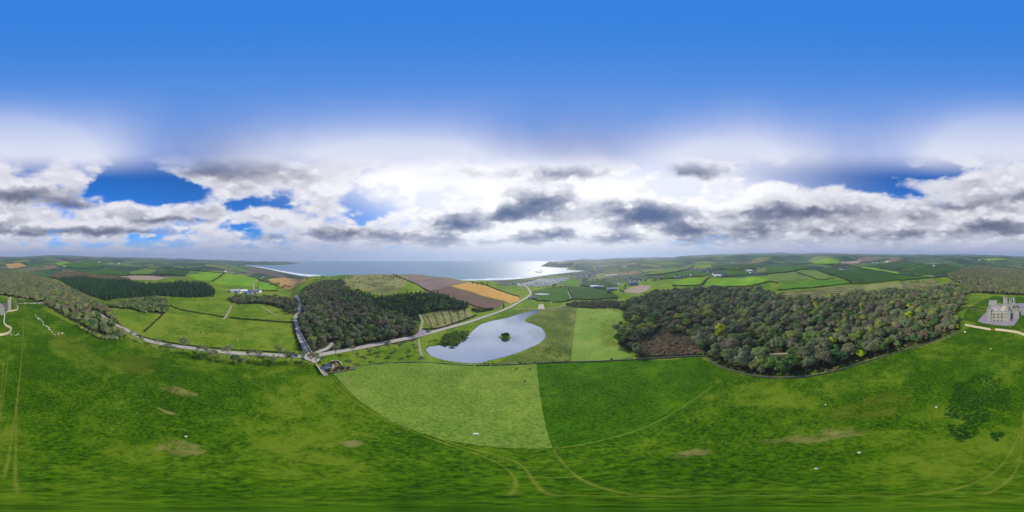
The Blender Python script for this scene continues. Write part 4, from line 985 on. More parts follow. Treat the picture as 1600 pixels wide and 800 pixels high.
# mid-distance trees and copses
COP = [(280, 419, 5, 10, .8, 'over the dark left hill field'), (300, 421, 6, 18, .8, 'between the left hill fields'), (1275, 419, 5, 8, .8, 'at the top of the thick diagonal hedge'), (1335, 413, 7, 10, 1, 'right of the tan far field'), (1445, 414, 5, 6, .8, 'beside the cream house'), (1190, 417, 8, 5, 2.5, 'along the steep hedge by the hillside farm'),
       (1010, 440, 9, 16, 2, 'behind the tan field at the wood corner'), (960, 458, 6, 14, 3, 'right of the dark valley field'), (985, 425, 8, 20, 3, 'up the valley behind the village'), (935, 437, 7, 12, 2.5, 'behind the valley row of houses'), (965, 450, 8, 16, 3, 'around the sheds at the wood corner'), (1000, 436, 6, 14, 3, 'among the houses above the wood corner'),
       (1360, 416, 4, 12, 1, 'below the far hill farm'), (40, 418, 9, 40, 2.5, 'in the far left valley'), (130, 418, 7, 40, 2, 'below the far green hillside'), (20, 428, 10, 22, 3, 'beyond the wood behind the castle'), (70, 424, 9, 30, 3, 'above the brown strip at far left'), (1170, 420, 5, 12, 1, 'around the hillside farm'), (1060, 432, 5, 16, 1.5, 'around the slope farms'),
       (430, 446, 6, 8, 2, 'right of the yellow green paddock'), (445, 449, 8, 8, 2, 'at the edge of the ochre reed bed'), (440, 434, 6, 16, .8, 'on the dune ridge'), (750, 444, 6, 14, 1.0, 'on the coast strip behind the golden field'), (790, 446, 6, 18, 1.2, 'beside the shore road bend'), (870, 449, 6, 16, 1.0, 'below the caravans'), (900, 431, 7, 10, 1.0, 'between caravans and village'), (1120, 421, 4, 10, .8, 'by the slate roofed farm')]
for cx, cy, n, sx, sy, wh in COP:
    for p in gps([(cx+rng.uniform(-sx, sx), cy+rng.uniform(-sy, sy)) for _ in range(n)]):
        kd = ('grey', 'brown', 'pine', 'scrub')[int(rng.integers(4))]
        tree(kd, 'copse_tree', p[0], p[1], rng.uniform(.6, .95)*(1.8 if kd == 'scrub' else 1), 'small dark tree '+wh, 'tree', 'trees '+wh)
far = []
for _ in range(1600):
    px_ = rng.uniform(850, 1990) % 1600; d = rng.uniform(900, 4500); far.append((d*math.sin((px_-800)*PI/800), d*math.cos((px_-800)*PI/800)))
far = np.array(far); far = far[~inpoly(SEAPOLY, far[:, 0], far[:, 1])]; k = vnoise(far[:, 0]/160, far[:, 1]/160, 9) > .52
mass('distant_trees', far[k], rng.uniform(.7, 1.3, k.sum()), {'grey': 1, 'brown': 1, 'green': 1}, 'scattered dark trees over the far hills', 'trees')

# ------------------------------------------------------------------ hedges
def hedge(px, h, w, m='leaf_hedge', label='dark hedge', name='hedgerow', group='hedgerows between the fields', world=None, gap=0.):
    P = smooth(gps(px), 4); seg = np.hypot(*np.diff(P, axis=0).T); L = seg.sum(); d = np.hypot(*P.mean(0))
    leaf = max(.32, d*.0028); n = int(min(14000, max(120, L*(h+w)*2.2/leaf**2)))
    s = rng.uniform(0, L, n); cs = np.concatenate([[0], np.cumsum(seg)]); x = np.interp(s, cs, P[:, 0]); y = np.interp(s, cs, P[:, 1])
    dx = np.gradient(P, axis=0); tx = np.interp(s, cs, dx[:, 0]); ty = np.interp(s, cs, dx[:, 1]); tl = np.maximum(np.hypot(tx, ty), 1e-6); nx, ny = -ty/tl, tx/tl
    hh = h*(.55+.9*vnoise(s/6.0, s*0, 5))*np.where(vnoise(s/14., s*0+3, 6) > gap, 1, .36); a = rng.uniform(0, PI, n); rr = rng.uniform(.7, 1.05, n)
    ox = np.cos(a)*w*.5*rr; oz = np.sin(a)**.7*hh*rr
    p = np.stack([x+nx*ox, y+ny*ox, H(x, y)+oz+.1], 1); k = hh > .05
    N = np.stack([nx*np.cos(a), ny*np.cos(a), np.sin(a)], 1)+rng.normal(size=(n, 3))*.4
    me = quads(name, p[k], N[k], leaf*rng.uniform(.6, 1.3, k.sum()), m); o = bpy.data.objects.new(name, me); C.objects.link(o)
    tag(o, label, 'hedge', group); return o
HG = [([(258, 473), (270, 480), (290, 486), (320, 491), (350, 496)], 1.8, 2.2, 'dark hedge between the two pastures, left of the cattle gateway'), ([(358, 497), (380, 499), (420, 502), (460, 504)], 1.8, 2.2, 'dark hedge between pastures, right of the cattle gateway'),
      ([(225, 519), (238, 507), (250, 496), (260, 486)], 1.5, 2.0, 'short diagonal hedge above the left bend of the road'), ([(459, 506), (461, 520), (466, 535), (472, 550)], 2.0, 2.2, 'tall hedge along the left of the lane'),
      ([(212, 524), (250, 533), (300, 541), (350, 546), (400, 549), (460, 552)], 1.2, 2.0, 'low hedge along the upper side of the left road'), ([(332, 440), (346, 430), (352, 427)], 3, 4, 'hedge between the two bright hill fields'),
      ([(402, 436), (415, 441), (434, 447)], 3, 4, 'hedge of the yellow green paddock'), ([(404, 455), (418, 455), (434, 455)], 2.5, 3, 'hedge below the yellow green paddock'), ([(1050, 447), (1075, 447), (1095, 446), (1104, 437), (1110, 434)], 3.5, 4, 'hedge round the bright field above the wood'),
      ([(1112, 449), (1160, 448), (1200, 441), (1216, 443)], 3.5, 5, 'hedge along the top of the right-hand wood'), ([(1120, 432), (1150, 431), (1185, 429), (1200, 428)], 3.5, 4, 'hedge crossing the middle of the right fields'), ([(1200, 428), (1240, 424), (1262, 421)], 3.5, 4.5, 'hedge under the green upper field'),
      ([(1242, 424), (1262, 431), (1280, 438), (1305, 434)], 3, 4, 'thorn hedge between two olive fields'), ([(1275, 422), (1300, 430), (1325, 439), (1332, 442)], 3.5, 5, 'thick diagonal hedge left of the broad dark field'), ([(1215, 454), (1250, 451), (1290, 448), (1340, 443), (1404, 438)], 3, 5, 'long hedge along the top of the felled slope'),
      ([(1186, 412), (1250, 412.5), (1310, 415), (1345, 419)], 4, 5, 'far hedge line over the right fields'), ([(1345, 420), (1375, 424), (1404, 430), (1440, 431)], 3.5, 4.5, 'hedge under the yellow green strip'), ([(1404, 439), (1440, 436), (1480, 432)], 4, 6, 'hedge between the right strips and felled rows'),
      ([(1400, 421), (1425, 417), (1445, 413)], 4, 5, 'hedge on the right hill'), ([(1112, 422), (1150, 421), (1182, 421)], 4, 5, 'hedge under the dark upper field'), ([(1008, 431), (1040, 428), (1075, 421), (1085, 415)], 4, 5, 'hedge over the olive slope'), ([(1030, 437), (1060, 435), (1098, 433)], 3.5, 4, 'hedge below the mid green slope'),
      ([(830, 466), (850, 471), (880, 472), (897, 468), (930, 469), (966, 466)], 2.5, 4, 'hedge below the green valley fields'), ([(884, 446), (889, 456), (895, 467)], 1.5, 3, 'thin hedge between the two valley fields'), ([(906, 446), (935, 451), (955, 454)], 3, 4, 'hedge above the dark valley field'),
      ([(735, 440.8), (770, 450), (812, 464)], 2, 3, 'hedge along the top of the golden field'), ([(614, 429), (640, 440), (672, 456)], 2, 3, 'hedge left of the ploughed fields'), ([(673, 456), (704, 467), (766, 485)], 2, 3, 'scrubby bank below the brown field'),
      ([(200, 430), (245, 429), (290, 432)], 4, 5, 'hedge over the bare tan field'), ([(235, 421), (262, 419), (300, 423), (350, 427)], 4, 5, 'far hedge over the left hill fields'), ([(130, 431), (160, 429), (200, 432)], 4, 5, 'hedge above the far left plantation'), ([(90, 416), (125, 420), (165, 417)], 4, 6, 'hedge below the far green hillside'),
      ([(738, 484), (750, 487), (760, 485), (770, 483)], 3, 8, 'brushy bank beside the felled plot'), ([(660, 515), (690, 512), (720, 502), (745, 492)], 1.2, 3, 'low verge scrub above the lake road'), ([(1500, 484), (1512, 481), (1526, 482), (1540, 484)], 1.5, 1.5, 'dark low hedge across the castle lawn')]
for px, h_, w_, lab in HG: hedge(px, h_, w_, 'leaf_hedge', lab)
# felled rows: windrows of brash
J = lambda v: v+rng.uniform(-.6, .6)
for i in range(6):
    t = i/5
    hedge([(J(664+62*t), J(492-9*t)), (J(669+58*t), J(498-7*t)), (J(674+54*t), J(512-14*t))], .6, 2.6, 'bracken', 'brown windrow of brash in the small felled plot by the lake road', 'brash_row', 'windrows in the small felled plot', None, .4)
for i in range(6):
    t = i/5
    hedge([(1406+4*t, 441+11*t), (1432, J(439.5+11*t)), (1462+8*t, 437.6+8*t)], 1.2, 2.5, 'leaf_hedge', 'dark windrow in the felled rows on the right slope', 'brash_row', 'windrows on the right slope', None, .3)
for p in scatter(gps([(540, 445), (548, 437), (575, 430), (604, 429), (634, 434), (626, 447), (612, 457), (588, 459), (562, 450)]), 17, .9, .2):
    tree('scrub' if rng.random() < .6 else 'shrub', 'hilltop_scrub', p[0], p[1], rng.uniform(.35, 1.0), 'low scrub bush on the felled olive hilltop', 'bush', 'scrub on the felled hilltop')
for i in range(5):
    t = i/4
    hedge([(1220, J(458+7*t)), (1255, J(455+9*t)), (1300, 450.5+13*t), (1330-20*t, 448.5+11*t)], 1.2, 5, 'scrubleaf', 'grey-green scrub row on the felled slope above the wood', 'brash_row', 'scrub rows on the felled slope', None, .5)

# ------------------------------------------------------------------ masonry helpers
def wallrun(b, p0, p1, z0, z1, t, ops=()):
    """a wall from p0 to p1 with openings (s0, s1, za, zb) left out"""
    p0 = Vector(p0); p1 = Vector(p1); d = (p1-p0); L = d.length; d.normalize(); n = Vector((d.y, -d.x))
    def blk(s0, s1, a, c):
        if s1-s0 < 1e-4 or c-a < 1e-4: return
        q = [p0+d*s0, p0+d*s1, p0+d*s1-n*t, p0+d*s0-n*t]
        b.add([(v.x, v.y, a) for v in q]+[(v.x, v.y, c) for v in q], [(3, 2, 1, 0), (4, 5, 6, 7), (0, 1, 5, 4), (1, 2, 6, 5), (2, 3, 7, 6), (3, 0, 4, 7)])
    cuts = sorted({0., L, *[o[0] for o in ops], *[o[1] for o in ops]})
    for s0, s1 in zip(cuts, cuts[1:]):
        col = sorted([(o[2], o[3]) for o in ops if o[0] <= s0+1e-6 and o[1] >= s1-1e-6]); z = z0
        for za, zb in col: blk(s0, s1, z, za); z = zb
        blk(s0, s1, z, z1)
def crenel(b, pts, z, h=.9, w=1.1, gap=.9, t=.6):
    for p0, p1 in zip(pts, pts[1:]):
        p0 = Vector(p0); p1 = Vector(p1); L = (p1-p0).length; d = (p1-p0).normalized(); n = max(2, int(L/(w+gap))); st = L/n
        for i in range(n): a = p0+d*(i*st+gap*.25); wallrun(b, a, a+d*st*.56, z, z+h, t)
def window(par, p0, d, ops, t, arch='window'):
    """surround, mullions and dark pane in each opening of a wall run"""
    p0 = Vector(p0); d = Vector(d).normalized(); n = Vector((d.y, -d.x))
    for s0, s1, za, zb in ops:
        b = MB(); a = p0+d*s0
        fw = .16
        for q0, q1, a0, a1 in ((s0-fw, s0, za-fw, zb+fw), (s1, s1+fw, za-fw, zb+fw), (s0, s1, zb, zb+fw), (s0-.1, s1+.1, za-.3, za-.0)):
            wallrun(b, p0+d*q0+n*.05, p0+d*q1+n*.05, a0, a1, .12)
        mid = (s0+s1)/2; wallrun(b, p0+d*(mid-.07)-n*.25, p0+d*(mid+.07)-n*.25, za, zb, .14)
        zm = za+(zb-za)*.6; wallrun(b, p0+d*s0-n*.26, p0+d*(mid-.07)-n*.26, zm-.06, zm+.06, .1); wallrun(b, p0+d*(mid+.07)-n*.26, p0+d*s1-n*.26, zm-.06, zm+.06, .1)
        o = b.build(arch, 'cream_stone', par)
        g = MB(); wallrun(g, p0+d*s0-n*.42, p0+d*s1-n*.42, za, zb, .05); g.build('pane', 'glass', o)

# ------------------------------------------------------------------ castle
fl, fr_ = gps([(1544.5, 502.5), (1577, 503.0)])
ang = math.atan2(fr_[1]-fl[1], fr_[0]-fl[0]); WD = float(np.hypot(*(fr_-fl)))
cz = min(hz(*fl), hz(*fr_))-.1
castle = empty('castle', (fl[0], fl[1], cz), ang)
tag(castle, 'ruined grey stone castle with battlements standing on purple gravel', 'castle')
def loc(px, py):
    q = gps([(px, py)])[0]-fl; c_, s_ = math.cos(-ang), math.sin(-ang); return (q[0]*c_-q[1]*s_, q[0]*s_+q[1]*c_)
HB, DB = 13.6, 26.0
fro = [(x-1.0, x+1.0, a, c_) for x in (6.6, 11.0, 15.4) for a, c_ in ((.9, 3.5), (4.7, 7.8), (8.5, 11.6))]+[(x-.4, x+.4, a, c_) for x in (19.6,) for a, c_ in ((1.4, 3.4), (5.2, 7.4), (8.9, 11.2))]
sid = [(s-.6, s+.6, a, c_) for s in (4, 9, 14, 19) for a, c_ in ((1.2, 3.4), (4.9, 7.5), (8.6, 11.3))]
w = MB(); wallrun(w, (0, 0), (WD, 0), 0, HB, .8, fro); wallrun(w, (WD, .81), (WD, DB), -.5, HB, .8, sid); wallrun(w, (WD-.81, DB), (.81, DB), 0, HB, .8); wallrun(w, (0, DB), (0, .81), 0, HB, .8, sid)
w.build('wall', 'castle_stone', castle)
window(castle, (0, 0), (1, 0), fro, .8); window(castle, (WD, .81), (0, 1), sid, .8); window(castle, (0, DB), (0, -1), sid, .8)
p = MB(); crenel(p, [(0, 0), (WD, 0), (WD, DB), (0, DB), (0, 0)], HB, 1.0, 1.2, .9, .7); p.build('parapet', 'grey_stone', castle)['kind'] = 'stuff'
p = MB(); wallrun(p, (-.15, -.15), (WD+.15, -.15), HB-1.0, HB-.7, .2); wallrun(p, (-.15, -.15), (WD+.15, -.15), 4.05, 4.3, .17); p.build('string_course', 'cream_stone', castle)
r_ = MB()
holes = [(5.5, 9.5, 6.5, 11.0), (14.5, 18.5, 7.5, 12.0), (16.0, 20.5, 17.0, 21.0)]
xs = sorted({.82, WD-.82, *[h[0] for h in holes], *[h[1] for h in holes]}); ys_ = sorted({.82, DB-.82, *[h[2] for h in holes], *[h[3] for h in holes]})
for a, b_ in zip(xs, xs[1:]):
    for c_, d_ in zip(ys_, ys_[1:]):
        if not any(h[0] <= a and h[1] >= b_ and h[2] <= c_ and h[3] >= d_ for h in holes): r_.box(a, b_, c_, d_, HB-.9, HB-.6)
roof = r_.build('roof', 'lead_roof', castle)
for h in holes:
    k = MB(); kk = .35
    k.box(h[0]-kk, h[1]+kk, h[2]-kk, h[2], HB-.59, HB+.5).box(h[0]-kk, h[1]+kk, h[3], h[3]+kk, HB-.59, HB+.5).box(h[0]-kk, h[0], h[2], h[3], HB-.59, HB+.5).box(h[1], h[1]+kk, h[2], h[3], HB-.59, HB+.5); k.build('light_well', 'cream_stone', roof)
def tower(name, x0, x1, y0, y1, z0, z1, m='castle_stone', win=True, cren=True, ragged=0):
    e = MB(); ops = [((x1-x0)/2-.45, (x1-x0)/2+.45, z1-3.6, z1-1.8), ((x1-x0)/2-.45, (x1-x0)/2+.45, z0+(z1-z0)*.4, z0+(z1-z0)*.4+1.8)] if win and x1-x0 > 2.2 else []
    t = min(.7, (x1-x0)*.3)
    if ragged:
        for pa, pb in (((x0, y0), (x1, y0)), ((x1, y0+t), (x1, y1)), ((x1-t, y1), (x0, y1)), ((x0, y1-t), (x0, y0+t))):
            pa = Vector(pa); pb = Vector(pb); n = max(3, int((pb-pa).length/1.1))
            for i in range(n): wallrun(e, pa.lerp(pb, i/n), pa.lerp(pb, (i+1)/n), z0, z1-ragged*rng.random()**1.5, t)
        return e.build(name, m, castle)
    wallrun(e, (x0, y0), (x1, y0), z0, z1, t, ops); wallrun(e, (x1, y0+t), (x1, y1), z0, z1, t); wallrun(e, (x1-t, y1), (x0, y1), z0, z1, t); wallrun(e, (x0, y1-t), (x0, y0+t), z0, z1, t)
    o = e.build(name, m, castle)
    e = MB().box(x0+t, x1-t, y0+t, y1-t, z1-.9, z1-.6); e.build('roof', 'lead_roof', o)
    if cren: e = MB(); crenel(e, [(x0-.15, y0-.15), (x1+.15, y0-.15), (x1+.15, y1+.15), (x0-.15, y1+.15), (x0-.15, y0-.15)], z1, .9, .9, .7, .45); e.build('parapet', 'grey_stone', o)['kind'] = 'stuff'
    if ops: window(o, (x0, y0), (1, 0), ops, t)
    return o
tower('corner_turret', -1.6, 3.2, -1.4, 3.2, -.4, 17.2)
tower('corner_turret', WD-1.6, WD+1.2, -.9, 1.6, -.4, 14.6, 'castle_stone', False)
tower('tower', -1.5, 9.5, DB+.1, DB+8, -.5, 18.4)
tower('chimney_stack', 12.0, 13.6, DB-4, DB-2.4, HB-.6, 17.0, 'grey_stone', False)
tower('tower', 17.5, 23, DB+.4, DB+6, -.5, 23.0)
tower('chimney_stack', 18.0, 19.2, DB+1.4, DB+2.6, 22.4, 25.5, 'cream_stone', False)
tower('ruined_gable', 25.5, 33.5, DB+3, DB+9, -.5, 23.5, 'castle_stone', False, False, 9.0)
tower('ruined_wing', 26.0, 36.5, 11, DB-1, -.5, 11.5, 'castle_stone', False, False, 3.5)
tower('ruined_wing', 30.0, 37.5, DB-.9, DB+2.8, -.5, 13.5, 'dark_stone', False, False, 4.5)
tower('stable_range', 37.8, 51, DB-4, DB+3, -.5, 8.0, 'grey_stone', False, True)
tower('stable_range', 43.0, 52, DB+3.1, DB+14, -.5, 8.5, 'grey_stone', False, False, 2.0)
tx, ty = loc(1615, 485.5)
tower('gate_tower', tx-2.4, tx+2.4, ty, ty+4.8, -.8, 17.5); tower('chimney_stack', tx+1.0, tx+2.2, ty+1, ty+2, 17.0, 20.0, 'cream_stone', False)
tower('ruined_wing', 52.2, tx-2.6, ty+1, ty+7, -.8, 11.5, 'dark_stone', False, False, 4.0)
tx, ty = loc(1624.5, 480); tower('gate_tower', tx-1.4, tx+1.4, ty, ty+2.8, -.8, 7.5, 'dark_stone', False)
sheet('gravel_apron', [(1527.5, 502), (1532, 497), (1543, 486), (1560, 476), (1600, 474), (1610, 480), (1618, 484), (1604, 488), (1596, 493), (1590, 501), (1584, 509), (1572, 509.6), (1554, 508), (1536, 505.5)], 'gravel', 3, 'structure', 'purple grey gravel round the castle')

# free standing walls: strips of masonry that follow the ground
def stonewall(name, px, h, t, m, label, cop='cream_stone', cat='wall', group=None, step=2.5):
    P = smooth(gps(px), 5); seg = np.hypot(*np.diff(P, axis=0).T); cs = np.concatenate([[0], np.cumsum(seg)]); n = max(2, int(cs[-1]/step)); s = np.linspace(0, cs[-1], n+1)
    x = np.interp(s, cs, P[:, 0]); y = np.interp(s, cs, P[:, 1]); z = H(x, y); b = MB(); c_ = MB(); c0 = np.array([x[0], y[0]])
    d = np.stack([np.gradient(x), np.gradient(y)], 1); d /= np.hypot(d[:, 0], d[:, 1])[:, None]; nr = np.stack([-d[:, 1], d[:, 0]], 1)*t/2
    root = empty(name, (x[0], y[0], z[0]))
    def ring(b, lo, hi, k, jit):
        V_ = []; hj = rng.uniform(-jit, jit, n+1)
        for i in range(n+1):
            for sg, zz in ((-1, lo), (1, lo), (1, hi+hj[i]), (-1, hi+hj[i])): V_.append((x[i]-c0[0]+nr[i, 0]*sg*k, y[i]-c0[1]+nr[i, 1]*sg*k, z[i]-z[0]+zz))
        F_ = [(0, 1, 2, 3), (4*n+3, 4*n+2, 4*n+1, 4*n)]
        for i in range(n):
            for q in range(4): F_.append((4*i+q, 4*i+4+q, 4*i+4+(q+1) % 4, 4*i+(q+1) % 4))
        b.add(V_, F_)
    ring(b, -.5, h, 1., .06 if cop else .22); b.build('masonry', m, root)
    if cop: ring(c_, h+.063, h+.2, 1.06, .0); c_.build('coping', cop, root)
    tag(root, label, cat, group); return root
stonewall('curtain_wall', [(1508, 508.5), (1520, 511), (1535, 513.5), (1548, 516)], 1.8, 1.0, 'cream_stone', 'cream stone curtain wall left of the gap before the castle')
stonewall('curtain_wall', [(1555, 516), (1570, 517.5), (1588, 520), (1600, 524), (1608, 523), (1614, 521), (1617.5, 517), (1616, 513), (1610, 510), (1606.5, 506), (1607, 498), (1608, 491), (1613, 487.5), (1623, 486), (1628, 483.5), (1627, 480), (1624, 477)], 2.0, 1.2, 'cream_stone', 'long winding cream curtain wall right of the gap before the castle')
g_ = MB(); q = gps([(1549, 516), (1554, 516)])
gt = empty('gate', (q[0][0], q[0][1], hz(*q[0])), math.atan2(q[1][1]-q[0][1], q[1][0]-q[0][0])); L_ = float(np.hypot(*(q[1]-q[0])))
tag(gt, 'orange timber gate in the gap of the curtain wall', 'gate')
MB().box(0, .16, -.08, .08, -.3, 1.5).build('post', 'wood', gt); MB().box(L_-.16, L_, -.08, .08, -.3, 1.5).build('post', 'wood', gt)
for k in range(5): MB().box(.17, L_-.17, -.03, .03, .25+.24*k, .38+.24*k).build('rail', 'orange_gate', gt)
stonewall('field_wall', [(744, 571), (790, 570), (838, 568), (870, 566.5), (900, 565.6), (950, 564), (990, 562)], .9, .7, 'dark_stone', 'low dark stone wall between the near fields and the lake meadow', None)
stonewall('field_wall', [(992, 562), (1040, 559.5), (1095, 557), (1115, 568), (1135, 577), (1180, 588), (1230, 591), (1290, 584), (1350, 567), (1420, 546), (1470, 530), (1500, 519)], 1.1, .7, 'dark_stone', 'long dark stone wall along the lower edge of the right-hand wood', None)
stonewall('field_wall', [(521, 582), (540, 577), (560, 572), (600, 567.5), (650, 566), (690, 568), (740, 571.5)], .6, .5, 'dark_stone', 'low bank wall along the top of the pale field', None)
stonewall('lane_wall', [(488, 553), (479, 538), (470, 520), (466, 508), (467, 497)], 1.2, .6, 'grey_stone', 'grey stone wall along the right of the lane')
stonewall('lane_wall', [(494, 571), (499, 578), (504, 586)], 1.3, .6, 'grey_stone', 'short stone wall at the field gateway')
stonewall('lawn_wall', [(1499, 487), (1504, 484), (1512, 482.6), (1524, 483), (1540, 486)], 1.0, .5, 'dark_stone', 'dark low wall across the lawn left of the castle', None)

# ------------------------------------------------------------------ houses
HOUSE = {}
def house_proto(key, l, wd, hw, hr, mw, mr, chim=True, shed=False):
    b = MB().box(-l/2, l/2, -wd/2, wd/2, -.5, hw); d = {'wall': (b, mw)}
    ov = .3; t = MB(); ym = wd/2+ov; zt = hw+hr
    for sg in (-1, 1):
        v = [(-l/2-ov, sg*ym, hw-.12), (l/2+ov, sg*ym, hw-.12), (l/2+ov, 0, zt), (-l/2-ov, 0, zt)]; v += [(a, b2, c_+.18) for a, b2, c_ in v]
        t.add(v, [(0, 1, 2, 3), (7, 6, 5, 4), (0, 4, 5, 1), (1, 5, 6, 2), (2, 6, 7, 3), (3, 7, 4, 0)])
    for sx in (-l/2, l/2-.2): b.add([(sx, -wd/2, hw), (sx, wd/2, hw), (sx, 0, zt-.1), (sx+.2, -wd/2, hw), (sx+.2, wd/2, hw), (sx+.2, 0, zt-.1)], [(0, 1, 2), (5, 4, 3), (0, 2, 5, 3), (1, 4, 5, 2)])
    d['roof'] = (t, mr); parts = []
    for nm, (mb, m) in d.items(): o = mb.build(nm, m); parts.append((nm, o.data)); bpy.data.objects.remove(o)
    def pc(nm, mb, m):
        o = mb.build(nm, m); parts.append((nm, o.data)); bpy.data.objects.remove(o)
    if chim: pc('chimney', MB().box(-l/2+.2, -l/2+1.1, -.45, .45, zt-.4, zt+1.1), mw); pc('chimney', MB().box(l/2-1.1, l/2-.2, -.45, .45, zt-.4, zt+1.1), mw)
    if not shed:
        for x in (-l*.33, l*.33):
            for sg in (-1, 1):
                for z in ([1.0, 3.6] if hw > 4.5 else [1.0]): pc('window', MB().box(x-.6, x+.6, sg*(wd/2+.03)-.05, sg*(wd/2+.03)+.05, z, z+1.3), 'glass')
        pc('door', MB().box(-.5, .5, -wd/2-.08, -wd/2+.02, -.2, 2.1), 'wood')
    else: pc('door', MB().box(-2, 2, -wd/2-.08, -wd/2+.02, -.3, hw*.8), 'paint_dark')
    HOUSE[key] = parts
house_proto('white', 13, 7.5, 5.2, 3.0, 'white_wall', 'slate'); house_proto('cottage', 10, 6.5, 3.0, 2.6, 'white_wall', 'slate'); house_proto('cream', 12, 7.5, 5.0, 3.0, 'cream_wall', 'slate'); house_proto('red', 12, 7.5, 5.0, 3.0, 'white_wall', 'red_tile')
house_proto('shed', 22, 12, 4.5, 2.6, 'grey_shed', 'grey_shed', False, True); house_proto('paleshed', 24, 13, 4.5, 2.4, 'white_wall', 'paint_white', False, True); house_proto('blue', 14, 9, 4.0, 2.8, 'grey_shed', 'blue_roof', False, True); house_proto('slateshed', 20, 11, 4.2, 2.8, 'grey_shed', 'slate', False, True)
house_proto('caravan', 9.5, 3.4, 2.5, .5, 'paint_white', 'grey_shed', False, False)
def house(key, x, y, rz, label, name='house', cat='house', group=None, sc=1., parts=True):
    o = empty(name, (x, y, hz(x, y)), rz); o.scale = (sc,)*3
    for nm, me_ in HOUSE[key]:
        if not parts and nm not in ('wall', 'roof'): continue
        c_ = bpy.data.objects.new(nm, me_); C.objects.link(c_); c_.parent = o
    return tag(o, label, cat, group)
HS = [('shed', 367, 456.5, .2, 'long grey barn at the left end of the farmyard', 'barn'), ('paleshed', 381, 455.5, .1, 'white roofed barn in the middle of the farmyard', 'barn'), ('blue', 389, 459, .5, 'barn with bright blue roof in the farmyard', 'barn'), ('slateshed', 397, 458.5, .3, 'dark roofed farm building right of the blue barn', 'barn'), ('white', 404, 457, .9, 'white farmhouse where the farm lane begins', 'farmhouse'), ('cottage', 374, 458, 1.2, 'small white shed before the long grey barn', 'shed'),
      ('white', 1057, 433.4, .2, 'white farmhouse on the left of the slope farms', 'farmhouse'), ('cottage', 1064, 434.6, .4, 'small white cottage beside the bright garden', 'cottage'), ('white', 1071, 433, .0, 'white house right of the bright garden', 'house'), ('white', 1081, 430.6, .7, 'white house standing apart on the middle slope', 'house'),
      ('slateshed', 1097, 424.4, .2, 'blue-grey shed at the left of the slate roofed farm', 'shed'), ('slateshed', 1103, 423.6, .1, 'blue-grey barn in the middle of the slate roofed farm', 'barn'), ('slateshed', 1109, 425, .4, 'blue-grey barn at the right of the slate roofed farm', 'barn'), ('white', 1116, 429.4, .5, 'tall white house below the slate roofed farm', 'house'), ('paleshed', 1121, 432, .2, 'white roofed shed below the tall white house', 'shed'), ('cottage', 1128, 431.6, .0, 'white cottage at the end of the farm row', 'cottage'),
      ('paleshed', 1171, 424, .1, 'long white farm building at the top of the hillside farm', 'farm building'), ('white', 1174, 427, .3, 'white house of the hillside farm', 'house'), ('cottage', 1183, 428, .1, 'white bungalow at the right of the hillside farm', 'bungalow'), ('shed', 1137, 411.4, .2, 'grey shed on the far upper field edge', 'shed'), ('paleshed', 1146, 410.6, .3, 'white shed on the far upper field edge', 'shed'),
      ('white', 1314, 421.6, .1, 'white house on the far edge of the broad dark field', 'house'), ('slateshed', 1322, 422, .2, 'grey barn beside the white house by the dark field', 'barn'), ('shed', 1364, 411.4, .2, 'grey barn of the far hill farm', 'barn'), ('white', 1371, 411, .5, 'white house of the far hill farm', 'house'), ('paleshed', 1386, 409.6, .1, 'white barn of the far hill farm', 'barn'),
      ('cream', 1459, 416, .2, 'cream house in the dark green right field', 'house'), ('slateshed', 1456, 412.4, .1, 'dark barn behind the cream house', 'barn'), ('slateshed', 1464, 411.6, .4, 'second dark barn behind the cream house', 'barn'), ('cottage', 1001, 439, .4, 'white cottage above the tan field', 'cottage'),
      ('white', 925, 447, .3, 'white house at the left of the valley row', 'house'), ('paleshed', 929, 449, .1, 'white roofed barn below the valley row', 'barn'), ('shed', 937, 449.6, .2, 'grey barn at the right of the valley row', 'barn'), ('cream', 912, 439.6, .6, 'cream house at the edge of the village', 'house'), ('white', 917, 438, .2, 'white house at the edge of the village', 'house'), ('shed', 956, 453.4, .2, 'grey shed at the corner of the dark valley field', 'shed'),
      ('paleshed', 950, 431.6, .1, 'big white shed on the rise above the village, left', 'shed'), ('paleshed', 960, 431, .2, 'big white shed on the rise above the village, right', 'shed'), ('white', 984, 438, .2, 'white house above the wood corner, left', 'house'), ('white', 990, 439, .6, 'white house above the wood corner, middle', 'house'), ('blue', 993, 445, .3, 'small blue roofed shed at the wood corner', 'shed'), ('slateshed', 986, 445.4, .5, 'slate roofed barn beside the blue shed', 'barn'), ('cottage', 978, 438.6, .1, 'white cottage beside the green valley field', 'cottage'),
      ('paleshed', 976, 418, .1, 'long white shed far up the valley', 'shed'), ('white', 155, 410, .2, 'white house on the far left ridge', 'house'), ('white', 186, 412.4, .2, 'white house right of the far green hillside', 'house'), ('cottage', 172, 411.8, .2, 'white cottage on the far green hillside', 'cottage'), ('shed', 1530, 407, .2, 'pale shed among the far right fields', 'shed'), ('white', 1545, 406, .2, 'white house among the far right fields', 'house'), ('white', 352, 424.6, .2, 'white house over the bright hill fields', 'house'), ('shed', 100, 417, .2, 'pale shed in the far left valley', 'shed')]
XY = gps([(h[1], h[2]) for h in HS])
for h, q in zip(HS, XY): house(h[0], q[0], q[1], h[3]+math.radians((h[1]-800)*-.225), h[4], h[5].split()[-1] if h[5] != 'farm building' else 'farm_building', h[5], None, .75 if h[4].startswith('white roofed barn in the middle') else 1.1)
vil = scatter(gps([(900, 434.5), (930, 435), (937, 426), (941, 416), (931, 417), (929, 424.6), (905, 428.5)]), 34)
for q in vil[:110]: house(('white', 'cream', 'white', 'red', 'cottage')[int(rng.integers(5))], q[0], q[1], rng.uniform(0, PI), 'tiny pale house in the seaside village beyond the caravans', 'village_house', 'house', 'houses of the seaside village', 1.1, False)
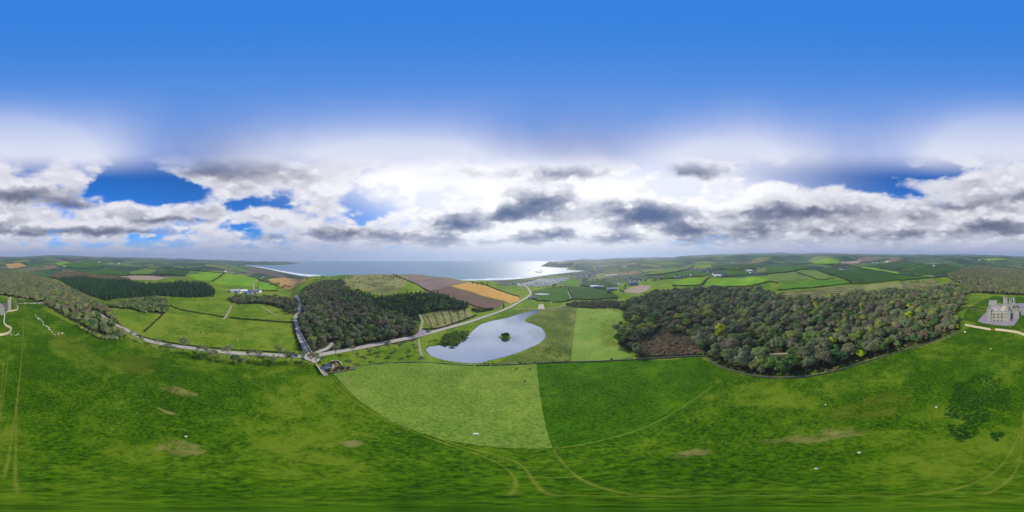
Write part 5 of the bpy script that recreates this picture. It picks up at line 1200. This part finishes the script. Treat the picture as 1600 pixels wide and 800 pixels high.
vil = scatter(gps([(960, 440), (1000, 428), (1004, 436), (990, 447), (968, 447)]), 60)
for q in vil[:24]: house(('white', 'cream', 'cottage')[int(rng.integers(3))], q[0], q[1], rng.uniform(0, PI), 'small pale house scattered on the slope above the wood corner', 'slope_house', 'house', 'houses above the wood corner', 1.0, False)
cp = scatter(gps([(811, 447.5), (820, 443), (836, 437.8), (880, 431), (892, 435), (876, 442), (864, 447.5), (845, 449)]), 15.5, .25, .12)
cp = cp[:200]
for q in cp: house('caravan', q[0], q[1], rng.choice([.3, 1.87])+rng.uniform(-.1, .1), 'white static caravan in the rows behind the shore', 'static_caravan', 'caravan', 'caravans of the holiday park', 1.0, False)
q = gps([(831.5, 467)])[0]; house('slateshed', q[0], q[1], .4, 'dark slate roofed house inside the bend of the lake road', 'house', 'house', None, .8)
q = gps([(659, 560)])[0]; house('cottage', q[0], q[1], .5, 'tiny pale pump house at the corner of the lake', 'pump_house', 'hut', None, .33)
q = gps([(514, 574)])[0]; house('white', q[0], q[1], .9, 'small white gate lodge at the road junction', 'gate_lodge', 'lodge', None, .42)
q = gps([(507, 577)])[0]; house('slateshed', q[0], q[1], .9, 'dark shed beside the gate lodge', 'shed', 'shed', None, .2)
sheet('yard', [(505, 576), (514, 567), (526, 565), (533, 572), (556, 573), (553, 578), (522, 582), (510, 584)], 'scrub', 3, 'structure', 'rough yard behind the gate lodge')
sheet('junction', [(474, 560), (478, 553), (484, 549), (492, 552), (506, 552), (500, 562), (494, 569), (486, 566)], 'road', 4, 'structure', 'wide tarred road junction')
stonewall('yard_wall', [(534, 572), (531, 567), (525, 564.5), (516, 566)], 1.2, .5, 'grey_stone', 'grey wall behind the gate lodge yard')
stonewall('yard_wall', [(512, 583), (523, 583), (540, 580), (556, 577)], 1.0, .5, 'dark_stone', 'dark wall below the gate lodge yard', None)
for p in gps([(508, 571), (520, 569), (529, 575), (535, 577), (544, 576), (513, 580), (525, 579), (500, 567)]): tree('scrub', 'yard_shrub', p[0], p[1], rng.uniform(.5, .9), 'scrubby bush in the yard by the gate lodge', 'bush', 'bushes in the lodge yard')

# ------------------------------------------------------------------ small things
def car(px, py, rz, paint, label):
    q = gps([(px, py)])[0]; o = empty('parked_car', (q[0], q[1], hz(*q)+.12), rz)
    prof = [(-2.1, .35), (2.1, .35), (2.15, .75), (1.2, .95), (.55, 1.42), (-1.2, 1.45), (-1.85, .98), (-2.15, .9)]
    def ext(w, pr): n = len(pr); return [(x, -w, z) for x, z in pr]+[(x, w, z) for x, z in pr], [tuple(range(n))[::-1], tuple(range(n, 2*n))]+[(i, (i+1) % n, n+(i+1) % n, n+i) for i in range(n)]
    v, f = ext(.88, prof); mesh('body', v, f, paint, o)
    v, f = ext(.89, [(1.05, .98), (.52, 1.36), (-1.12, 1.39), (-1.6, 1.0)]); mesh('side_window', v, f, 'glass', o)
    for x in (-1.35, 1.35):
        for y in (-.82, .82):
            w_ = MB().cyl(0, 0, -.1, .1, .33, .33, 12).build('wheel', 'rubber', o); w_.rotation_euler = (PI/2, 0, 0); w_.location = (x, y, .33)
    for y in (-.6, .6): MB().box(2.1, 2.18, y-.18, y+.18, .6, .74).build('headlight', 'paint_white', o)
    tag(o, label, 'car')
car(669, 518.5, .3, 'paint_dark', 'dark car parked on the gravel where the forest track starts')
car(463, 556, .0, 'paint_dark', 'dark car on the left road near the junction')
car(477, 561, .2, 'paint_silver', 'silver car at the near edge of the junction')
car(490, 553.5, .8, 'paint_red', 'red car at the mouth of the branch lane'); car(466, 493, 1.5, 'paint_silver', 'silver car parked along the lane beside the central wood'); car(468, 501, 1.2, 'paint_dark', 'dark car parked along the lane beside the central wood')
def cow(px, py, rz, m, label):
    q = gps([(px, py)])[0]; me_ = bpy.data.meshes.new('cow')
    vs = [(0, 0, 1.12), (.55, 0, 1.15), (-.6, 0, 1.14), (.95, 0, 1.25), (1.25, 0, 1.15), (1.5, 0, .95), (-.85, 0, 1.1), (-.95, 0, .6), (.5, .2, .85), (.5, .22, .45), (.5, .22, .03), (.5, -.2, .85), (.5, -.22, .45), (.5, -.22, .03),
          (-.65, .2, .85), (-.6, .22, .5), (-.68, .22, .03), (-.65, -.2, .85), (-.6, -.22, .5), (-.68, -.22, .03), (1.2, .25, 1.22), (1.2, -.25, 1.22)]
    es = [(0, 1), (0, 2), (1, 3), (3, 4), (4, 5), (2, 6), (6, 7), (1, 8), (8, 9), (9, 10), (1, 11), (11, 12), (12, 13), (2, 14), (14, 15), (15, 16), (2, 17), (17, 18), (18, 19), (4, 20), (4, 21)]
    rs = [.36, .36, .36, .22, .17, .12, .12, .03, .16, .08, .07, .16, .08, .07, .18, .09, .07, .18, .09, .07, .05, .05]
    me_.from_pydata(vs, es, []); me_.materials.append(MATS[m]); o = bpy.data.objects.new('cow', me_); C.objects.link(o)
    md = o.modifiers.new('skin', 'SKIN'); me_.skin_vertices[0].data[0].use_root = True
    for i, r in enumerate(rs): me_.skin_vertices[0].data[i].radius = (r, r*.85)
    o.modifiers.new('sub', 'SUBSURF').levels = 1
    o.location = (q[0], q[1], hz(*q)+.1); o.rotation_euler = (0, 0, rz); tag(o, label, 'cow', 'grazing cattle')
cow(316.5, 521, .4, 'hide_white', 'white cow at the left of three in the large pasture'); cow(323.5, 523, 2.2, 'hide_black', 'black cow at the upper right of three in the large pasture'); cow(318, 529, 1.2, 'hide_black', 'black cow nearest the road in the large pasture'); cow(371, 533, .2, 'hide_white', 'white cow on the right of the large pasture')
cow(343, 517.5, .6, 'hide_red', 'red cow in the middle of the large pasture'); cow(807, 577, .2, 'hide_red', 'red cow at the left of the pale field top edge'); cow(828, 576.5, .5, 'hide_red', 'red and white cow at the right of the pale field top edge'); cow(820, 596, 1.8, 'hide_red', 'red cow lower down the pale field')
cow(924, 499.5, .3, 'hide_black', 'black cow at the left of two in the light green field'); cow(929, 500.5, .1, 'hide_black', 'black cow at the right of two in the light green field'); cow(851, 497, .3, 'hide_black', 'black cow in the lakeside meadow'); cow(876, 491, 1.3, 'hide_black', 'black cow near the poached gate')
def rock_me(seed):
    r = np.random.default_rng(seed); bm = bmesh.new(); bmesh.ops.create_icosphere(bm, subdivisions=2, radius=1)
    k = r.uniform(.6, 1.1, 3)
    for v in bm.verts:
        n = 1+.22*math.sin(v.co.x*4+seed)*math.cos(v.co.y*5)+r.uniform(-.08, .08); v.co = Vector((v.co.x*k[0]*n, v.co.y*k[1]*n, v.co.z*.55*n))
    m_ = bpy.data.meshes.new('stone'); bm.to_mesh(m_); bm.free(); m_.materials.append(MATS['pale_rock']); return m_
RK = [rock_me(i) for i in range(4)]
def rock(px, py, s_, label, group=None, name='stone', m=None):
    q = gps([(px, py)])[0]; o = bpy.data.objects.new(name, RK[int(rng.integers(4))]); C.objects.link(o); o.location = (q[0], q[1], hz(*q)+.15*s_); o.rotation_euler = (0, 0, rng.uniform(0, 6)); o.scale = (s_,)*3
    tag(o, label, 'stone', group); return o
rock(741, 678, .55, 'small pale boulder left of the pair in the pale field'); rock(745, 678.5, .8, 'larger pale boulder of the pair in the pale field'); rock(290, 682, .6, 'pale stone in the middle of the left field'); rock(1343, 707, .5, 'pale stone in the lower right field'); rock(1276, 732, .4, 'small pale stone low in the right field')
rock(1432, 518, 1.2, 'pale stone block on the wood edge near the castle wall') if False else None
rock(1508, 519, 1.3, 'pale stone block at the end of the wood wall'); rock(1548, 545, .7, 'pale stone in the grass below the castle'); rock(1290, 632, .4, 'small pale stone in the upper right field'); rock(1463, 636, .5, 'pale stone beside the dark weeds')
for i in range(26): rock(36+rng.uniform(0, 36), 474+rng.uniform(-1.6, 1.4), rng.uniform(.5, 1.3), 'pale rubble stone heaped along the track left of the castle yard', 'rubble along the castle track')
for i in range(44): t = rng.random(); rock(54+t*34+rng.uniform(-1.5, 1.5), 491+t*34+rng.uniform(-1.2, 1.2), rng.uniform(.3, .8), 'pale stone along the tumbled rubble line on the slope', 'stones of the rubble line')
for i in range(12): rock(96+rng.uniform(-5, 5), 522+rng.uniform(-2, 2), rng.uniform(.3, .7), 'pale stone in the scatter right of the rubble line', 'stones right of the rubble line')
for i in range(10): rock(22+rng.uniform(-6, 12), 523+rng.uniform(-1.5, 1.5), rng.uniform(.3, .7), 'pale stone below the curved end of the curtain wall', 'stones below the curtain wall')
for i in range(14): rock(1355+rng.uniform(-45, 45), 566-(rng.uniform(-45, 45))*.0+rng.uniform(-1, 1)-(0), rng.uniform(.25, .5), 'pale stone lying along the wood wall', 'stones along the wood wall') if i < 0 else None
def pole(px, py, h, label):
    q = gps([(px, py)])[0]; o = empty('utility_pole', (q[0], q[1], hz(*q)), rng.uniform(0, 3)); MB().cyl(0, 0, -.5, h, .14, .10, 8).build('post', 'wood', o); MB().box(-.9, .9, -.06, .06, h-.9, h-.78).build('crossarm', 'wood', o)
    for x in (-.7, .7): MB().cyl(x, 0, h-.78, h-.6, .05, .05, 6).build('insulator', 'paint_white', o)
    MB().cyl(.22, .2, h-2.4, h-1.7, .2, .2, 8).build('transformer', 'grey_shed', o)
    tag(o, label, 'utility pole')
pole(1328, 546, 8, 'left utility pole on the track inside the right-hand wood'); pole(1337, 544, 8.5, 'right utility pole on the track inside the right-hand wood')
# sea stacks
for x_, y_, s_ in ((842, 425.6, 14), (846, 425.2, 9), (838, 424.6, 8), (845, 423.0, 10), (826, 422.4, 8)):
    q = seapt(x_, y_); o = bpy.data.objects.new('sea_rock', RK[0].copy()); o.data.materials[0] = MATS['sea_rock']; C.objects.link(o); o.location = (q[0], q[1], SEA-(q[0]**2+q[1]**2)/(2*RAD)); o.scale = (s_*2, s_, s_*.5); tag(o, 'low dark rock in the bright water off the caravan shore', 'rock', 'rocks off the shore')

# ------------------------------------------------------------------ haze
hb = MB().box(-10600, 10600, -10600, 10600, -500, 262).build('haze', None); tag(hb, 'thin blue sea haze', 'haze', kind='stuff')
hm = bpy.data.materials.new('haze'); hm.use_nodes = True; hn = hm.node_tree
for n in list(hn.nodes): hn.nodes.remove(n)
ho = hn.nodes.new('ShaderNodeOutputMaterial'); pv = hn.nodes.new('ShaderNodeVolumePrincipled'); pv.inputs['Color'].default_value = (.60, .75, 1.0, 1); pv.inputs['Density'].default_value = 1.4e-4; pv.inputs['Anisotropy'].default_value = .25
hn.links.new(pv.outputs[0], ho.inputs['Volume']); hb.data.materials.append(hm)
